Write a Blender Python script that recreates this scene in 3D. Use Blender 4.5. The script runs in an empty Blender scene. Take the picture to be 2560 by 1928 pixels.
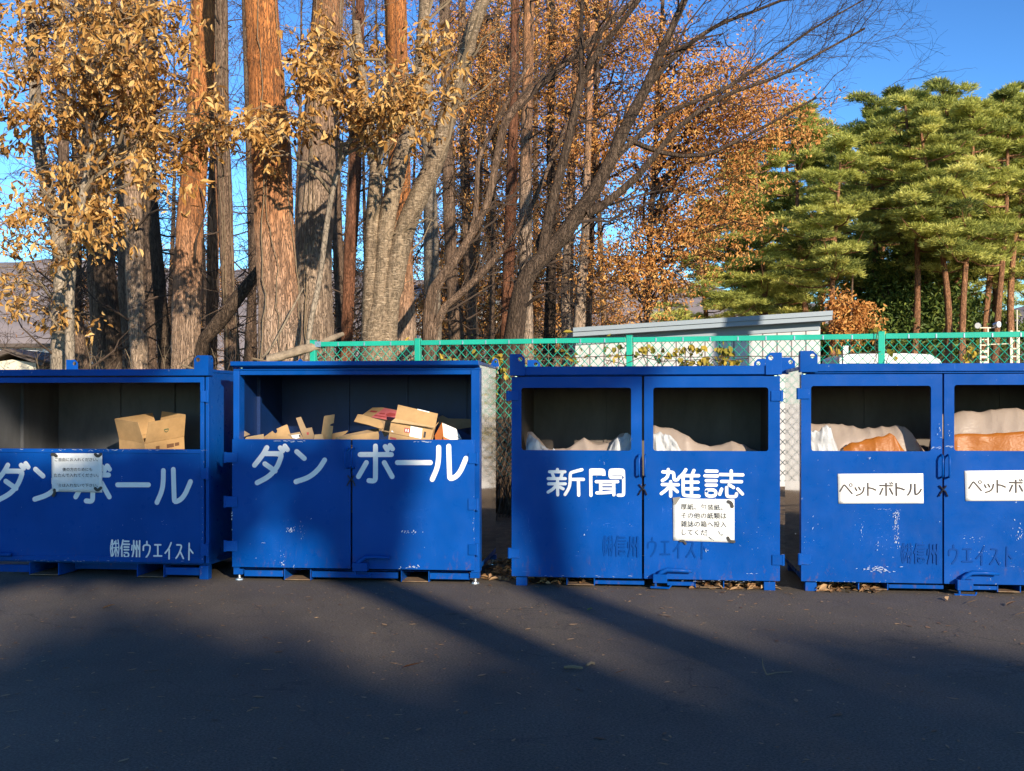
import bpy, math, random
import numpy as np
from mathutils import Vector, Matrix
from mathutils.geometry import tessellate_polygon

sc = bpy.context.scene
COL = sc.collection
random.seed(7)
RNG = np.random.default_rng(11)
R = math.radians

# ------------------------------------------------------------------ camera
F, CX, CY, CAMZ = 2900.0, 1280.0, 1012.0, 1.5       # focal length and horizon measured on the 2560 px photograph
cam = bpy.data.cameras.new('camera')
cam.sensor_fit = 'HORIZONTAL'; cam.sensor_width = 36.0
cam.lens = F / 2560.0 * 36.0
cam.shift_y = (CY - 964.0) / 2560.0
cam.clip_start = 0.1; cam.clip_end = 6000
co = bpy.data.objects.new('camera', cam); COL.objects.link(co)
co.location = (0, 0, CAMZ); co.rotation_euler = (R(90), 0, 0)
sc.camera = co

# ------------------------------------------------------------------ sky, sun, exposure
SUN_EL, SUN_AZ = 18.0, 156.0                         # azimuth clockwise from +Y
S = Vector((math.sin(R(SUN_AZ)) * math.cos(R(SUN_EL)), math.cos(R(SUN_AZ)) * math.cos(R(SUN_EL)), math.sin(R(SUN_EL))))
w = bpy.data.worlds.new('World'); sc.world = w; w.use_nodes = True
SKYC = (3.6, 4.4, 4.6)
nt = w.node_tree; bg = nt.nodes['Background']
sky = nt.nodes.new('ShaderNodeTexSky'); sky.sky_type = 'NISHITA'; sky.sun_disc = False
sky.sun_elevation = R(SUN_EL); sky.sun_rotation = R(SUN_AZ)
sky.altitude = 900; sky.air_density = 1.0; sky.dust_density = 0.2; sky.ozone_density = 2.5
def sky_mul(src, c):
    m_ = nt.nodes.new('ShaderNodeMixRGB'); m_.blend_type = 'MULTIPLY'; m_.inputs[0].default_value = 1.0; m_.inputs[2].default_value = (*c, 1)
    nt.links.new(src, m_.inputs[1]); return m_.outputs[0]
gm = nt.nodes.new('ShaderNodeGamma'); gm.inputs[1].default_value = 1.7        # deepens the blue away from the sun, leaves the pale sky near it pale
nt.links.new(sky_mul(sky.outputs[0], (.2, .2, .2)), gm.inputs[0])
nt.links.new(sky_mul(gm.outputs[0], SKYC), bg.inputs[0]); bg.inputs[1].default_value = 0.135
sl = bpy.data.lights.new('sun', 'SUN'); sl.energy = 4.3; sl.angle = R(0.53); sl.color = (1.0, 0.86, 0.68)
so = bpy.data.objects.new('sun', sl); COL.objects.link(so)
so.rotation_euler = (-S).to_track_quat('-Z', 'Y').to_euler(); so.location = (20, -40, 30)
vs = sc.view_settings
vs.view_transform = 'Standard'; vs.look = 'None'; vs.gamma = 1.0; vs.use_curve_mapping = False; vs.exposure = 0.80

# ------------------------------------------------------------------ bookkeeping helpers
def tag(o, label=None, cat=None, group=None, kind=None):
    if label: o['label'] = label
    if cat: o['category'] = cat
    if group: o['group'] = group
    if kind: o['kind'] = kind
    return o

def root(name, loc, rz=0.0, **k):
    o = bpy.data.objects.new(name, None); COL.objects.link(o)
    o.location = loc; o.rotation_euler = (0, 0, rz); o.empty_display_size = 0.2
    return tag(o, **k)

def link(name, me, mats=None, parent=None):
    o = bpy.data.objects.new(name, me); COL.objects.link(o)
    if mats is not None:
        for m in (mats if isinstance(mats, (list, tuple)) else [mats]): me.materials.append(m)
    if parent is not None: o.parent = parent
    return o

def bevel(o, wd=0.004, seg=2):
    b = o.modifiers.new('bevel', 'BEVEL'); b.width = wd; b.segments = seg; b.limit_method = 'ANGLE'; b.angle_limit = R(40)
    return o

def copy_tree(o, parent=None):
    c = o.copy(); COL.objects.link(c)
    if parent is not None: c.parent = parent
    for ch in [x for x in bpy.data.objects if x.parent == o]: copy_tree(ch, c)
    return c

# ------------------------------------------------------------------ pixel <-> world (used only to measure the photo)
VW = 2560.0 / 2212.0
def px(x, y, Y): return Vector(((x - CX) / F * Y, Y, CAMZ + (CY - y) / F * Y))
def vw(x, y, Y): return px(x * VW, y * VW, Y)
def gpx(x, y):
    Y = CAMZ * F / (y - CY)
    return Vector(((x - CX) / F * Y, Y, 0))
def zoom(x0, y0, s): return lambda x, y: (x0 + x * s, y0 + y * s)
Z1 = zoom(0, 860, .38415); Z2 = zoom(540, 860, .38422); Z3 = zoom(1230, 860, .38423); Z4 = zoom(1900, 800, .42012)

def smooth(a, b, t):
    t = min(1, max(0, (t - a) / (b - a))); return t * t * (3 - 2 * t)
def zg(Y): return .12 * smooth(11.2, 14.0, Y) + .9 * smooth(21, 30, Y)

# ------------------------------------------------------------------ mesh builders
class MB:
    def __init__(s): s.v = []; s.f = []; s.m = []
    def add(s, vs, fs, mi=0):
        n = len(s.v); s.v += [tuple(v) for v in vs]; s.f += [tuple(n + i for i in f) for f in fs]; s.m += [mi] * len(fs); return s
    def box(s, x0, x1, y0, y1, z0, z1, mi=0):
        vs = [(x, y, z) for z in (z0, z1) for y in (y0, y1) for x in (x0, x1)]
        return s.add(vs, [(0, 2, 3, 1), (4, 5, 7, 6), (0, 1, 5, 4), (2, 6, 7, 3), (0, 4, 6, 2), (1, 3, 7, 5)], mi)
    def plate(s, outer, holes=(), o=(0, 0, 0), ex=(1, 0, 0), ey=(0, 0, 1), en=(0, 1, 0), t=0.01, mi=0):
        """flat plate with holes: outer / holes are 2-D loops in (ex, ey); the front lies at o, the back at o + en * t"""
        o, ex, ey, en = Vector(o), Vector(ex), Vector(ey), Vector(en)
        loops = [list(outer)] + [list(h) for h in holes]
        flat = [p for lp in loops for p in lp]
        tri = tessellate_polygon([[Vector((p[0], p[1], 0)) for p in lp] for lp in loops])
        fr = [o + ex * p[0] + ey * p[1] for p in flat]; bk = [p + en * t for p in fr]
        n = len(flat); fs = []
        for a, b, c in tri:
            pa, pb, pc = flat[a], flat[b], flat[c]
            cr = (pb[0] - pa[0]) * (pc[1] - pa[1]) - (pb[1] - pa[1]) * (pc[0] - pa[0])
            if cr > 0: fs.append((a, b, c))
            else: fs.append((a, c, b))
        if t:
            fs += [(n + c, n + b, n + a) for a, b, c in fs]
            k = 0
            for lp in loops:
                m = len(lp)
                ar = sum(lp[i][0] * lp[(i + 1) % m][1] - lp[(i + 1) % m][0] * lp[i][1] for i in range(m))
                hole = lp is not loops[0]
                for i in range(m):
                    a, b = k + i, k + (i + 1) % m
                    if (ar > 0) != hole: fs.append((a, n + a, n + b, b))
                    else: fs.append((a, b, n + b, n + a))
                k += m
        return s.add(fr + (bk if t else []), fs, mi)
    def tube(s, pts, r, sides=8, mi=0, caps=True):
        pts = [Vector(p) for p in pts]; rs = r if isinstance(r, (list, tuple)) else [r] * len(pts)
        n = len(pts); vs = []; u = None
        for i, p in enumerate(pts):
            t = (pts[min(i + 1, n - 1)] - pts[max(i - 1, 0)]).normalized()
            if u is None:
                u = t.orthogonal().normalized()
            u = (u - t * u.dot(t)).normalized(); v = t.cross(u)
            for k in range(sides):
                a = 2 * math.pi * k / sides
                vs.append(p + (u * math.cos(a) + v * math.sin(a)) * rs[i])
        fs = [(i * sides + k, i * sides + (k + 1) % sides, (i + 1) * sides + (k + 1) % sides, (i + 1) * sides + k) for i in range(n - 1) for k in range(sides)]
        if caps: fs += [tuple(range(sides))[::-1], tuple((n - 1) * sides + k for k in range(sides))]
        return s.add(vs, fs, mi)
    def build(s, name, mats, parent=None, smooth=False, bev=None, off=None):
        vs = s.v if off is None else [(v[0] - off[0], v[1] - off[1], v[2] - off[2]) for v in s.v]
        me = bpy.data.meshes.new(name); me.from_pydata(vs, [], s.f); me.update()
        o = link(name, me, mats, parent)
        if any(s.m): me.polygons.foreach_set('material_index', s.m)
        if smooth: me.polygons.foreach_set('use_smooth', [True] * len(s.f))
        if bev: bevel(o, bev)
        return o

def rrect(x0, x1, z0, z1, r=0.0, n=4):
    if r <= 0: return [(x0, z0), (x1, z0), (x1, z1), (x0, z1)]
    out = []
    for cx, cz, a0 in ((x1 - r, z0 + r, -90), (x1 - r, z1 - r, 0), (x0 + r, z1 - r, 90), (x0 + r, z0 + r, 180)):
        for i in range(n + 1):
            a = R(a0 + 90 * i / n); out.append((cx + r * math.cos(a), cz + r * math.sin(a)))
    return out
def circ(cx, cz, r, n=14): return [(cx + r * math.cos(2 * math.pi * i / n), cz + r * math.sin(2 * math.pi * i / n)) for i in range(n)]

def chaikin(p, n=2):
    for _ in range(n):
        q = [p[0]]
        for a, b in zip(p[:-1], p[1:]):
            q += [(a[0] * .75 + b[0] * .25, a[1] * .75 + b[1] * .25), (a[0] * .25 + b[0] * .75, a[1] * .25 + b[1] * .75)]
        p = q + [p[-1]]
    return p

def stroke(pts, wd, rnd=True):
    """outline polygon of a round-ended stroke"""
    p = [Vector(q) for q in (chaikin(pts) if rnd and len(pts) > 2 else pts)]
    n = len(p); h = wd / 2; Lf = []; Rt = []
    for i in range(n):
        t = p[min(i + 1, n - 1)] - p[max(i - 1, 0)]
        t = t.normalized(); nn = Vector((-t.y, t.x))
        Lf.append(p[i] + nn * h); Rt.append(p[i] - nn * h)
    def cap(c, t):
        a0 = math.atan2(t.y, t.x); return [c + Vector((math.cos(a0 + R(a)), math.sin(a0 + R(a)))) * h for a in (60, 30, 0, -30, -60)]
    out = Lf + cap(p[-1], p[-1] - p[-2]) + Rt[::-1] + cap(p[0], p[0] - p[1])
    return [(q.x, q.y) for q in out]

def ring(c, r, wd): return circ(c[0], c[1], r + wd / 2), circ(c[0], c[1], r - wd / 2)

def np_mesh(name, V, Q, var=None, smooth=False):
    V = np.asarray(V, np.float32); Q = np.asarray(Q, np.int32); k = Q.shape[1]
    me = bpy.data.meshes.new(name)
    me.vertices.add(len(V)); me.vertices.foreach_set('co', V.ravel())
    me.loops.add(Q.size); me.loops.foreach_set('vertex_index', Q.ravel())
    me.polygons.add(len(Q)); me.polygons.foreach_set('loop_start', np.arange(0, Q.size, k, dtype=np.int32))
    me.update(calc_edges=True)
    if var is not None:
        a = me.attributes.new('var', 'FLOAT', 'FACE'); a.data.foreach_set('value', np.asarray(var, np.float32))
    me.polygons.foreach_set('use_smooth', np.full(len(Q), smooth, dtype=bool))
    me.validate(); return me

def unit(a): return a / np.maximum(np.linalg.norm(a, axis=-1, keepdims=True), 1e-9)

def tubes(P, Rr, sides=3):
    """P (N,K,3), Rr (N,K) -> verts, quads"""
    N, K, _ = P.shape
    T = np.empty_like(P); T[:, 1:-1] = P[:, 2:] - P[:, :-2]; T[:, 0] = P[:, 1] - P[:, 0]; T[:, -1] = P[:, -1] - P[:, -2]
    T = unit(T)
    mean = unit(P[:, -1] - P[:, 0]); ref = np.where(np.abs(mean[:, 2:3]) > .75, np.array([[1., 0, 0]]), np.array([[0, 0, 1.]]))
    U = unit(np.cross(T, ref[:, None, :])); W = np.cross(T, U)
    a = np.arange(sides) * 2 * np.pi / sides
    V = P[:, :, None, :] + Rr[:, :, None, None] * (U[:, :, None, :] * np.cos(a)[None, None, :, None] + W[:, :, None, :] * np.sin(a)[None, None, :, None])
    idx = np.arange(N * K * sides).reshape(N, K, sides)
    A = idx[:, :-1, :]; B = np.roll(idx, -1, axis=2)[:, :-1, :]; C_ = np.roll(idx, -1, axis=2)[:, 1:, :]; D = idx[:, 1:, :]
    return V.reshape(-1, 3), np.stack([A, B, C_, D], -1).reshape(-1, 4)

def join(parts):
    Vs, Qs, n = [], [], 0
    for V, Q in parts: Vs.append(V); Qs.append(Q + n); n += len(V)
    return np.concatenate(Vs), np.concatenate(Qs)

def resample(pts, rad, step):
    """Catmull-Rom through pts, radii interpolated, about one ring per step"""
    P = [np.array(p, float) for p in pts]; P = [2 * P[0] - P[1]] + P + [2 * P[-1] - P[-2]]
    oP, oR = [], []
    for i in range(1, len(P) - 2):
        n = max(1, int(np.linalg.norm(P[i + 1] - P[i]) / step))
        for k in range(n):
            t = k / n; a, b, c, d = P[i - 1], P[i], P[i + 1], P[i + 2]
            oP.append(.5 * ((2 * b) + (-a + c) * t + (2 * a - 5 * b + 4 * c - d) * t * t + (-a + 3 * b - 3 * c + d) * t ** 3))
            oR.append(rad[i - 1] * (1 - t) + rad[i] * t)
    oP.append(P[-2]); oR.append(rad[-1])
    return np.array(oP), np.array(oR)

def trunk_mesh(pts, rad, sides=14, step=.18, rough=.05, rng=RNG):
    P, r = resample(pts, rad, step); K = len(P)
    r = r * (1 + rough * .6 * np.sin(np.linspace(0, K * .35, K) + rng.random() * 6))
    V, Q = tubes(P[None], r[None], sides)
    V = V.reshape(K, sides, 3); C_ = P[:, None, :]
    lob = 1 + rough * rng.normal(size=(1, sides, 1)) + rough * .55 * rng.normal(size=(K, sides, 1))
    return (C_ + (V - C_) * lob).reshape(-1, 3), Q

def grow(P, Rr, n, ln, spread, bias, curv=.25, rs=.5, K=5, t0=.2, t1=1.0, keep=.6, rng=RNG, rmin=.0025, lfall=.5, wob=.06):
    """n child branches on the parent polylines P (N,K,3)"""
    N, KP, _ = P.shape
    seg = np.linalg.norm(np.diff(P, axis=1), axis=2).sum(1); pr = seg / seg.sum()
    i = rng.choice(N, n, p=pr); t = t0 + (t1 - t0) * rng.random(n)
    f = t * (KP - 1); a = np.minimum(f.astype(int), KP - 2); fr = (f - a)[:, None]
    pos = P[i, a] * (1 - fr) + P[i, a + 1] * fr
    tan = unit(P[i, a + 1] - P[i, a])
    d = unit(tan * keep + spread * unit(rng.normal(size=(n, 3))) + np.asarray(bias)[None])
    L = ln * (.45 + .75 * rng.random(n)) * (1 - lfall * t)
    s = np.linspace(0, 1, K)
    cv = unit(np.asarray(bias)[None] + .35 * rng.normal(size=(n, 3)))
    Q = pos[:, None, :] + d[:, None, :] * (s[None, :, None] * L[:, None, None]) + cv[:, None, :] * (s[None, :, None] ** 2 * L[:, None, None] * curv)
    Q[:, 1:] += rng.normal(size=(n, K - 1, 3)) * (wob * L)[:, None, None] * s[None, 1:, None]
    pr_ = Rr[i, a] * (1 - fr[:, 0]) + Rr[i, a + 1] * fr[:, 0]
    r0 = np.maximum(np.minimum(pr_ * rs * (.6 + .6 * rng.random(n)), L * .02 + .004), rmin)
    Rq = np.maximum(r0[:, None] * (1 - .8 * s[None]), rmin * .6)
    return Q, Rq

def polyline(pts, rad, K=10):
    P, r = resample(pts, rad, .05)
    j = np.linspace(0, len(P) - 1, K).astype(int)
    return P[j], r[j]

def leaf_mesh(pos, d, nrm, L, Wd, fold=.35, curl=.15):
    """two folded quads per leaf"""
    d = unit(d); side = unit(np.cross(d, nrm)); up = np.cross(side, d)
    L = L[:, None]; Wd = Wd[:, None]
    def pt(a, b): return pos + d * (L * a) + side * (Wd * b) + up * (abs(b) * Wd * fold * 2 - L * curl * a * a)
    B = pt(0, 0); T = pt(1, 0)
    V = np.stack([B, pt(.3, -.42), pt(.68, -.4), T, pt(.68, .4), pt(.3, .42)], 1)
    n = len(pos); b = np.arange(n)[:, None] * 6
    Q = np.stack([b + np.array([[0, 3, 2, 1]]), b + np.array([[0, 5, 4, 3]])], 1).reshape(-1, 4)
    return V.reshape(-1, 3), Q

def ncell(n, k=2, lo=0., hi=1., rng=RNG): return np.repeat(lo + (hi - lo) * rng.random(n), k)

# ------------------------------------------------------------------ materials
def mat(name, col=(.5, .5, .5), rough=.6, metal=0., spec=.5):
    m = bpy.data.materials.new(name); m.use_nodes = True
    b = m.node_tree.nodes['Principled BSDF']
    b.inputs['Base Color'].default_value = (*col, 1); b.inputs['Roughness'].default_value = rough
    b.inputs['Metallic'].default_value = metal; b.inputs['Specular IOR Level'].default_value = spec
    return m
class NT:
    def __init__(s, m): s.m = m; s.t = m.node_tree; s.b = s.t.nodes['Principled BSDF']; s.co = None
    def n(s, ty, **k):
        x = s.t.nodes.new('ShaderNode' + ty)
        for a, b in k.items():
            if a in x.inputs: x.inputs[a].default_value = b
            else: setattr(x, a, b)
        return x
    def l(s, a, b): s.t.links.new(a, b)
    def coords(s, scale=(1, 1, 1), world=False, jitter=False):
        if world: src = s.n('NewGeometry').outputs['Position']
        else: src = s.n('TexCoord').outputs['Object']
        mp = s.n('Mapping'); s.l(src, mp.inputs[0]); mp.inputs['Scale'].default_value = scale
        if jitter:
            oi = s.n('ObjectInfo'); mu = s.n('Math', operation='MULTIPLY'); mu.inputs[1].default_value = 37.0
            s.l(oi.outputs['Random'], mu.inputs[0]); s.l(mu.outputs[0], mp.inputs['Location'])
        return mp.outputs[0]
    def noise(s, vec, scale=5., detail=4., rough=.6, dist=0.):
        x = s.n('TexNoise'); x.inputs['Scale'].default_value = scale; x.inputs['Detail'].default_value = detail
        x.inputs['Roughness'].default_value = rough; x.inputs['Distortion'].default_value = dist
        s.l(vec, x.inputs['Vector']); return x.outputs[0]
    def ramp(s, fac, stops, interp='LINEAR'):
        x = s.n('ValToRGB'); e = x.color_ramp.elements; x.color_ramp.interpolation = interp
        while len(e) < len(stops): e.new(.5)
        for el, (p, c) in zip(e, stops):
            el.position = p; el.color = (*c, 1) if len(c) == 3 else c
        s.l(fac, x.inputs[0]); return x.outputs[0]
    def g(s, fac, a, b): return s.ramp(fac, [(a, (0, 0, 0)), (b, (1, 1, 1))])
    def mix(s, fac, a, b, mode='MIX'):
        x = s.n('MixRGB', blend_type=mode)
        for i, v in ((0, fac), (1, a), (2, b)):
            if isinstance(v, (int, float)): x.inputs[i].default_value = v
            elif isinstance(v, tuple): x.inputs[i].default_value = (*v, 1)
            else: s.l(v, x.inputs[i])
        return x.outputs[0]
    def math(s, op, a, b=0.):
        x = s.n('Math', operation=op)
        for i, v in ((0, a), (1, b)):
            if isinstance(v, (int, float)): x.inputs[i].default_value = v
            else: s.l(v, x.inputs[i])
        return x.outputs[0]
    def base(s, c): s.l(c, s.b.inputs['Base Color'])
    def rough(s, c): s.l(c, s.b.inputs['Roughness'])
    def bump(s, h, st=.3, dist=.01):
        x = s.n('Bump'); x.inputs['Strength'].default_value = st; x.inputs['Distance'].default_value = dist
        s.l(h, x.inputs['Height']); s.l(x.outputs[0], s.b.inputs['Normal'])

def paint_mat(name, col, wear=.5, rough=.32):
    m = mat(name, col, rough, spec=.10); k = NT(m)
    v = k.coords(jitter=True); big = k.noise(v, 1.3, 3)
    c = k.mix(k.g(big, .35, .7), tuple(x * .86 for x in col), tuple(min(1, x * 1.12 + .004) for x in col))
    # fine scratches: stretched noise, only where a patchy mask allows them
    s1 = k.noise(k.coords((3, 3, 40), jitter=True), 6, 2, .5, .6); s2 = k.noise(k.coords((50, 50, 4), jitter=True), 3, 2, .5, .6)
    sc_ = k.math('MAXIMUM', k.g(s1, .70, .73), k.g(s2, .71, .74))
    mask = k.g(k.noise(v, 2.6, 4, .65), .54, .66)
    chips = k.math('MULTIPLY', k.g(k.noise(v, 34, 3, .7), .70, .72), k.g(k.noise(v, 2.1, 2), .5, .6))
    c = k.mix(k.math('MULTIPLY', k.math('MULTIPLY', sc_, mask), wear), c, tuple(min(1, x * 1.6 + .10) for x in col))
    c = k.mix(k.math('MULTIPLY', chips, wear), c, (.55, .6, .66))
    dust = k.math('MULTIPLY', k.g(k.noise(k.coords((2, 2, .7), jitter=True), 4, 5, .7), .5, .85), .025)
    c = k.mix(dust, c, (.30, .30, .32))
    sp = k.n('SeparateXYZ'); k.l(k.n('TexCoord').outputs['Object'], sp.inputs[0]); low = k.n('MapRange'); low.inputs['From Min'].default_value = .30; low.inputs['From Max'].default_value = .06; k.l(sp.outputs['Z'], low.inputs['Value'])
    ru = k.math('MULTIPLY', k.g(k.noise(k.coords((1.2, 1.2, .5), jitter=True), 16, 6, .75), .56, .66), k.math('MULTIPLY', low.outputs[0], .75 * wear))
    c = k.mix(ru, c, (.13, .065, .035)); k.base(c)
    k.rough(k.ramp(k.noise(v, 9, 4), [(.3, (rough - .08,) * 3), (.75, (rough + .16,) * 3)]))
    k.bump(k.noise(v, 1.7, 2), .30, .03)
    return m

BLUE = (.0002, .062, .305)
M = {}
M['blue'] = paint_mat('blue_paint', BLUE, .55)
M['blue_worn'] = paint_mat('blue_paint_worn', BLUE, .65)
M['ghost'] = mat('overpainted_letter', (.0004, .046, .235), .35, spec=.15)
M['white'] = mat('white_letter', (.80, .82, .80), .45)
k = NT(M['white']); v = k.coords(jitter=True)
k.base(k.mix(k.g(k.noise(v, 60, 4, .7), .62, .72), (.80, .82, .80), (.62, .66, .70)))
M['chip'] = mat('bare_scrape', (.42, .5, .62), .6)
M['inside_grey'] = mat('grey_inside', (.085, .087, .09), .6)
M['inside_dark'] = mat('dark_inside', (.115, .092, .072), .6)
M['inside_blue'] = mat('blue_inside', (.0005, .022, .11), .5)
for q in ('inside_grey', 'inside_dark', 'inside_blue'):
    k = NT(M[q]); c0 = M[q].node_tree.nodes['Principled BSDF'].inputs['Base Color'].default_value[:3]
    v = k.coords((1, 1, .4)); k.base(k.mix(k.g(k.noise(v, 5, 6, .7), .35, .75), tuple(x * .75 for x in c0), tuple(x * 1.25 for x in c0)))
M['galv'] = mat('galvanised_sheet', (.80, .81, .80), .08, 1.0)
k = NT(M['galv']); v = k.coords((1, 1, .25)); st = k.noise(v, 9, 5, .7)
k.base(k.mix(k.g(st, .3, .8), (.74, .75, .74), (.90, .90, .89)))
k.rough(k.ramp(k.noise(k.coords(), 7, 4), [(.3, (.045,) * 3), (.8, (.12,) * 3)])); k.bump(k.noise(k.coords(), 5, 1), .012, .02)
M['rust'] = mat('rusty_channel', (.20, .12, .07), .85)
k = NT(M['rust']); v = k.coords(); k.base(k.mix(k.g(k.noise(v, 18, 6, .7), .35, .7), (.24, .17, .10), (.13, .06, .03)))
M['steel'] = mat('zinc_bolt', (.6, .62, .65), .35, .9)
M['chain'] = mat('dark_chain', (.05, .05, .06), .4, .8)
M['paper'] = mat('notice_paper', (.72, .73, .71), .55)
k = NT(M['paper']); v = k.coords(jitter=True)
k.base(k.mix(k.g(k.noise(v, 9, 5, .7), .4, .8), (.75, .76, .74), (.62, .63, .60))); k.bump(k.noise(v, 7, 3), .25, .02)
M['board'] = mat('sign_board', (.80, .79, .76), .45)
M['ink'] = mat('printed_ink', (.015, .014, .016), .6)
M['marker'] = mat('marker_ink', (.045, .035, .033), .6)
M['magnet'] = mat('dark_magnet', (.035, .032, .03), .5)
M['tape'] = mat('worn_grey_tape', (.20, .185, .16), .6)
def card_mat(name, c0):
    m = mat(name, c0, .85); k = NT(m); v = k.coords((1, 1, 1), jitter=True)
    k.base(k.mix(k.g(k.noise(v, 11, 6, .65), .3, .75), tuple(x * .82 for x in c0), tuple(min(1, x * 1.1) for x in c0)))
    k.bump(k.noise(k.coords((1, 1, 90)), 2, 2), .15, .004); return m
M['card'] = card_mat('cardboard', (.46, .285, .125))
M['card_pale'] = card_mat('pale_cardboard', (.52, .35, .175))
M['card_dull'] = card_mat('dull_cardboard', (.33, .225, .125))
M['pink'] = card_mat('pink_cardboard', (.62, .14, .15))
M['orange_card'] = card_mat('orange_cardboard', (.55, .17, .04))
M['label'] = mat('white_label', (.78, .78, .75), .5)
M['green_ink'] = mat('green_print', (.03, .10, .05), .7)
M['brown_ink'] = mat('brown_print', (.14, .07, .035), .7)
M['red_ink'] = mat('red_print', (.35, .05, .05), .7)
def film_mat(name, c, tr=.45, rough=.42):
    m = mat(name, c, rough); k = NT(m); out = m.node_tree.nodes['Material Output']
    t = k.n('BsdfTranslucent'); t.inputs[0].default_value = (*c, 1); mx = k.n('MixShader'); mx.inputs[0].default_value = tr
    k.l(k.b.outputs[0], mx.inputs[1]); k.l(t.outputs[0], mx.inputs[2]); k.l(mx.outputs[0], out.inputs[0])
    vo = k.n('TexVoronoi', feature='DISTANCE_TO_EDGE'); vo.inputs['Scale'].default_value = 6.5
    wn = k.n('TexNoise'); wn.inputs['Scale'].default_value = 6.; wa = k.n('VectorMath', operation='ADD'); cc = k.coords((1, 1, 1.6)); k.l(cc, wn.inputs['Vector']); k.l(cc, wa.inputs[0]); k.l(wn.outputs['Color'], wa.inputs[1]); k.l(wa.outputs[0], vo.inputs['Vector'])
    k.bump(k.math('ADD', k.math('MULTIPLY', vo.outputs['Distance'], .9), k.math('MULTIPLY', k.noise(k.coords(), 22, 4, .6, 1.2), .10)), .13, .03); return m
M['film_unlit'] = film_mat('unlit_plastic_film', (.62, .50, .41), .5)  # white bag film toned beige, the look of its unlit parts put into the colour
M['film_lit'] = film_mat('lit_plastic_film', (.66, .67, .67), .35)  # paler copy of the bag film, sunlight on the rims painted into its colour
M['film_orange'] = film_mat('orange_plastic_film', (.56, .19, .025), .45)
M['fence'] = mat('green_fence_coating', (.012, .40, .27), .38)
k = NT(M['fence']); v = k.coords(); k.base(k.mix(k.g(k.noise(v, 3, 4), .3, .8), (.010, .34, .23), (.016, .45, .31)))
M['asphalt'] = mat('asphalt', (.045, .045, .047), .85)
k = NT(M['asphalt']); v = k.coords(world=True)
c = k.mix(k.g(k.noise(v, .7, 5, .6), .3, .75), (.098, .080, .060), (.126, .102, .078))
c = k.mix(1., c, k.ramp(k.noise(v, 75, 3, .75), [(.36, (.45,) * 3), (.5, (.95,) * 3), (.64, (1.6,) * 3)]), 'MULTIPLY')
c = k.mix(1., c, k.ramp(k.noise(k.coords((1, .5, 1), world=True), 1.7, 6, .7, .6), [(.3, (.80,) * 3), (.55, (1.,) * 3), (.75, (1.16,) * 3)]), 'MULTIPLY')
c = k.mix(k.math('MULTIPLY', k.g(k.noise(v, 190, 2, .6), .62, .70), .7), c, (.17, .165, .155))
c = k.mix(k.math('MULTIPLY', k.g(k.noise(v, 160, 2, .6), .3, .42), .0), c, (.02, .02, .02))
dst = k.math('MULTIPLY', k.g(k.noise(k.coords((1, 2.6, 1), world=True), 9, 6, .75), .66, .78), k.g(k.noise(v, 1.1, 3), .45, .65))
c = k.mix(k.math('MULTIPLY', dst, .5), c, (.19, .17, .15)); k.base(c)
ve = k.n('TexVoronoi', feature='DISTANCE_TO_EDGE'); ve.inputs['Scale'].default_value = .55; wn = k.n('TexNoise'); wn.inputs['Scale'].default_value = 2.2; wn.inputs['Detail'].default_value = 6.; wa = k.n('VectorMath', operation='ADD'); k.l(v, wn.inputs['Vector']); k.l(v, wa.inputs[0]); k.l(wn.outputs['Color'], wa.inputs[1]); k.l(wa.outputs[0], ve.inputs['Vector'])
ck = k.math('MULTIPLY', k.math('SUBTRACT', 1., k.g(ve.outputs['Distance'], .002, .009)), k.g(k.noise(v, .45, 3), .46, .56))
c = k.mix(k.math('MULTIPLY', ck, .55), c, (.02, .018, .017)); k.base(c)
k.rough(k.ramp(k.noise(v, 2, 3), [(.3, (.72,) * 3), (.8, (.9,) * 3)]))
k.bump(k.math('ADD', k.noise(v, 150, 3, .7), k.math('MULTIPLY', k.noise(v, 40, 3), .6)), .55, .012)
M['soil'] = mat('leaf_strewn_soil', (.12, .085, .055), .95)
k = NT(M['soil']); v = k.coords(world=True)
k.base(k.ramp(k.noise(v, 9, 8, .75), [(.3, (.05, .035, .022)), (.5, (.15, .10, .06)), (.7, (.26, .17, .09))])); k.bump(k.noise(v, 14, 6, .7), .8, .06)
M['hill'] = mat('distant_woods_hazed', (.30, .25, .27), 1.0, spec=0)  # distance haze painted into the wood colour as mauve-grey
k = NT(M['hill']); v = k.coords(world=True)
k.base(k.ramp(k.noise(v, .02, 9, .72), [(.3, (.20, .185, .19)), (.5, (.31, .265, .26)), (.72, (.40, .33, .30))]))

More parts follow.
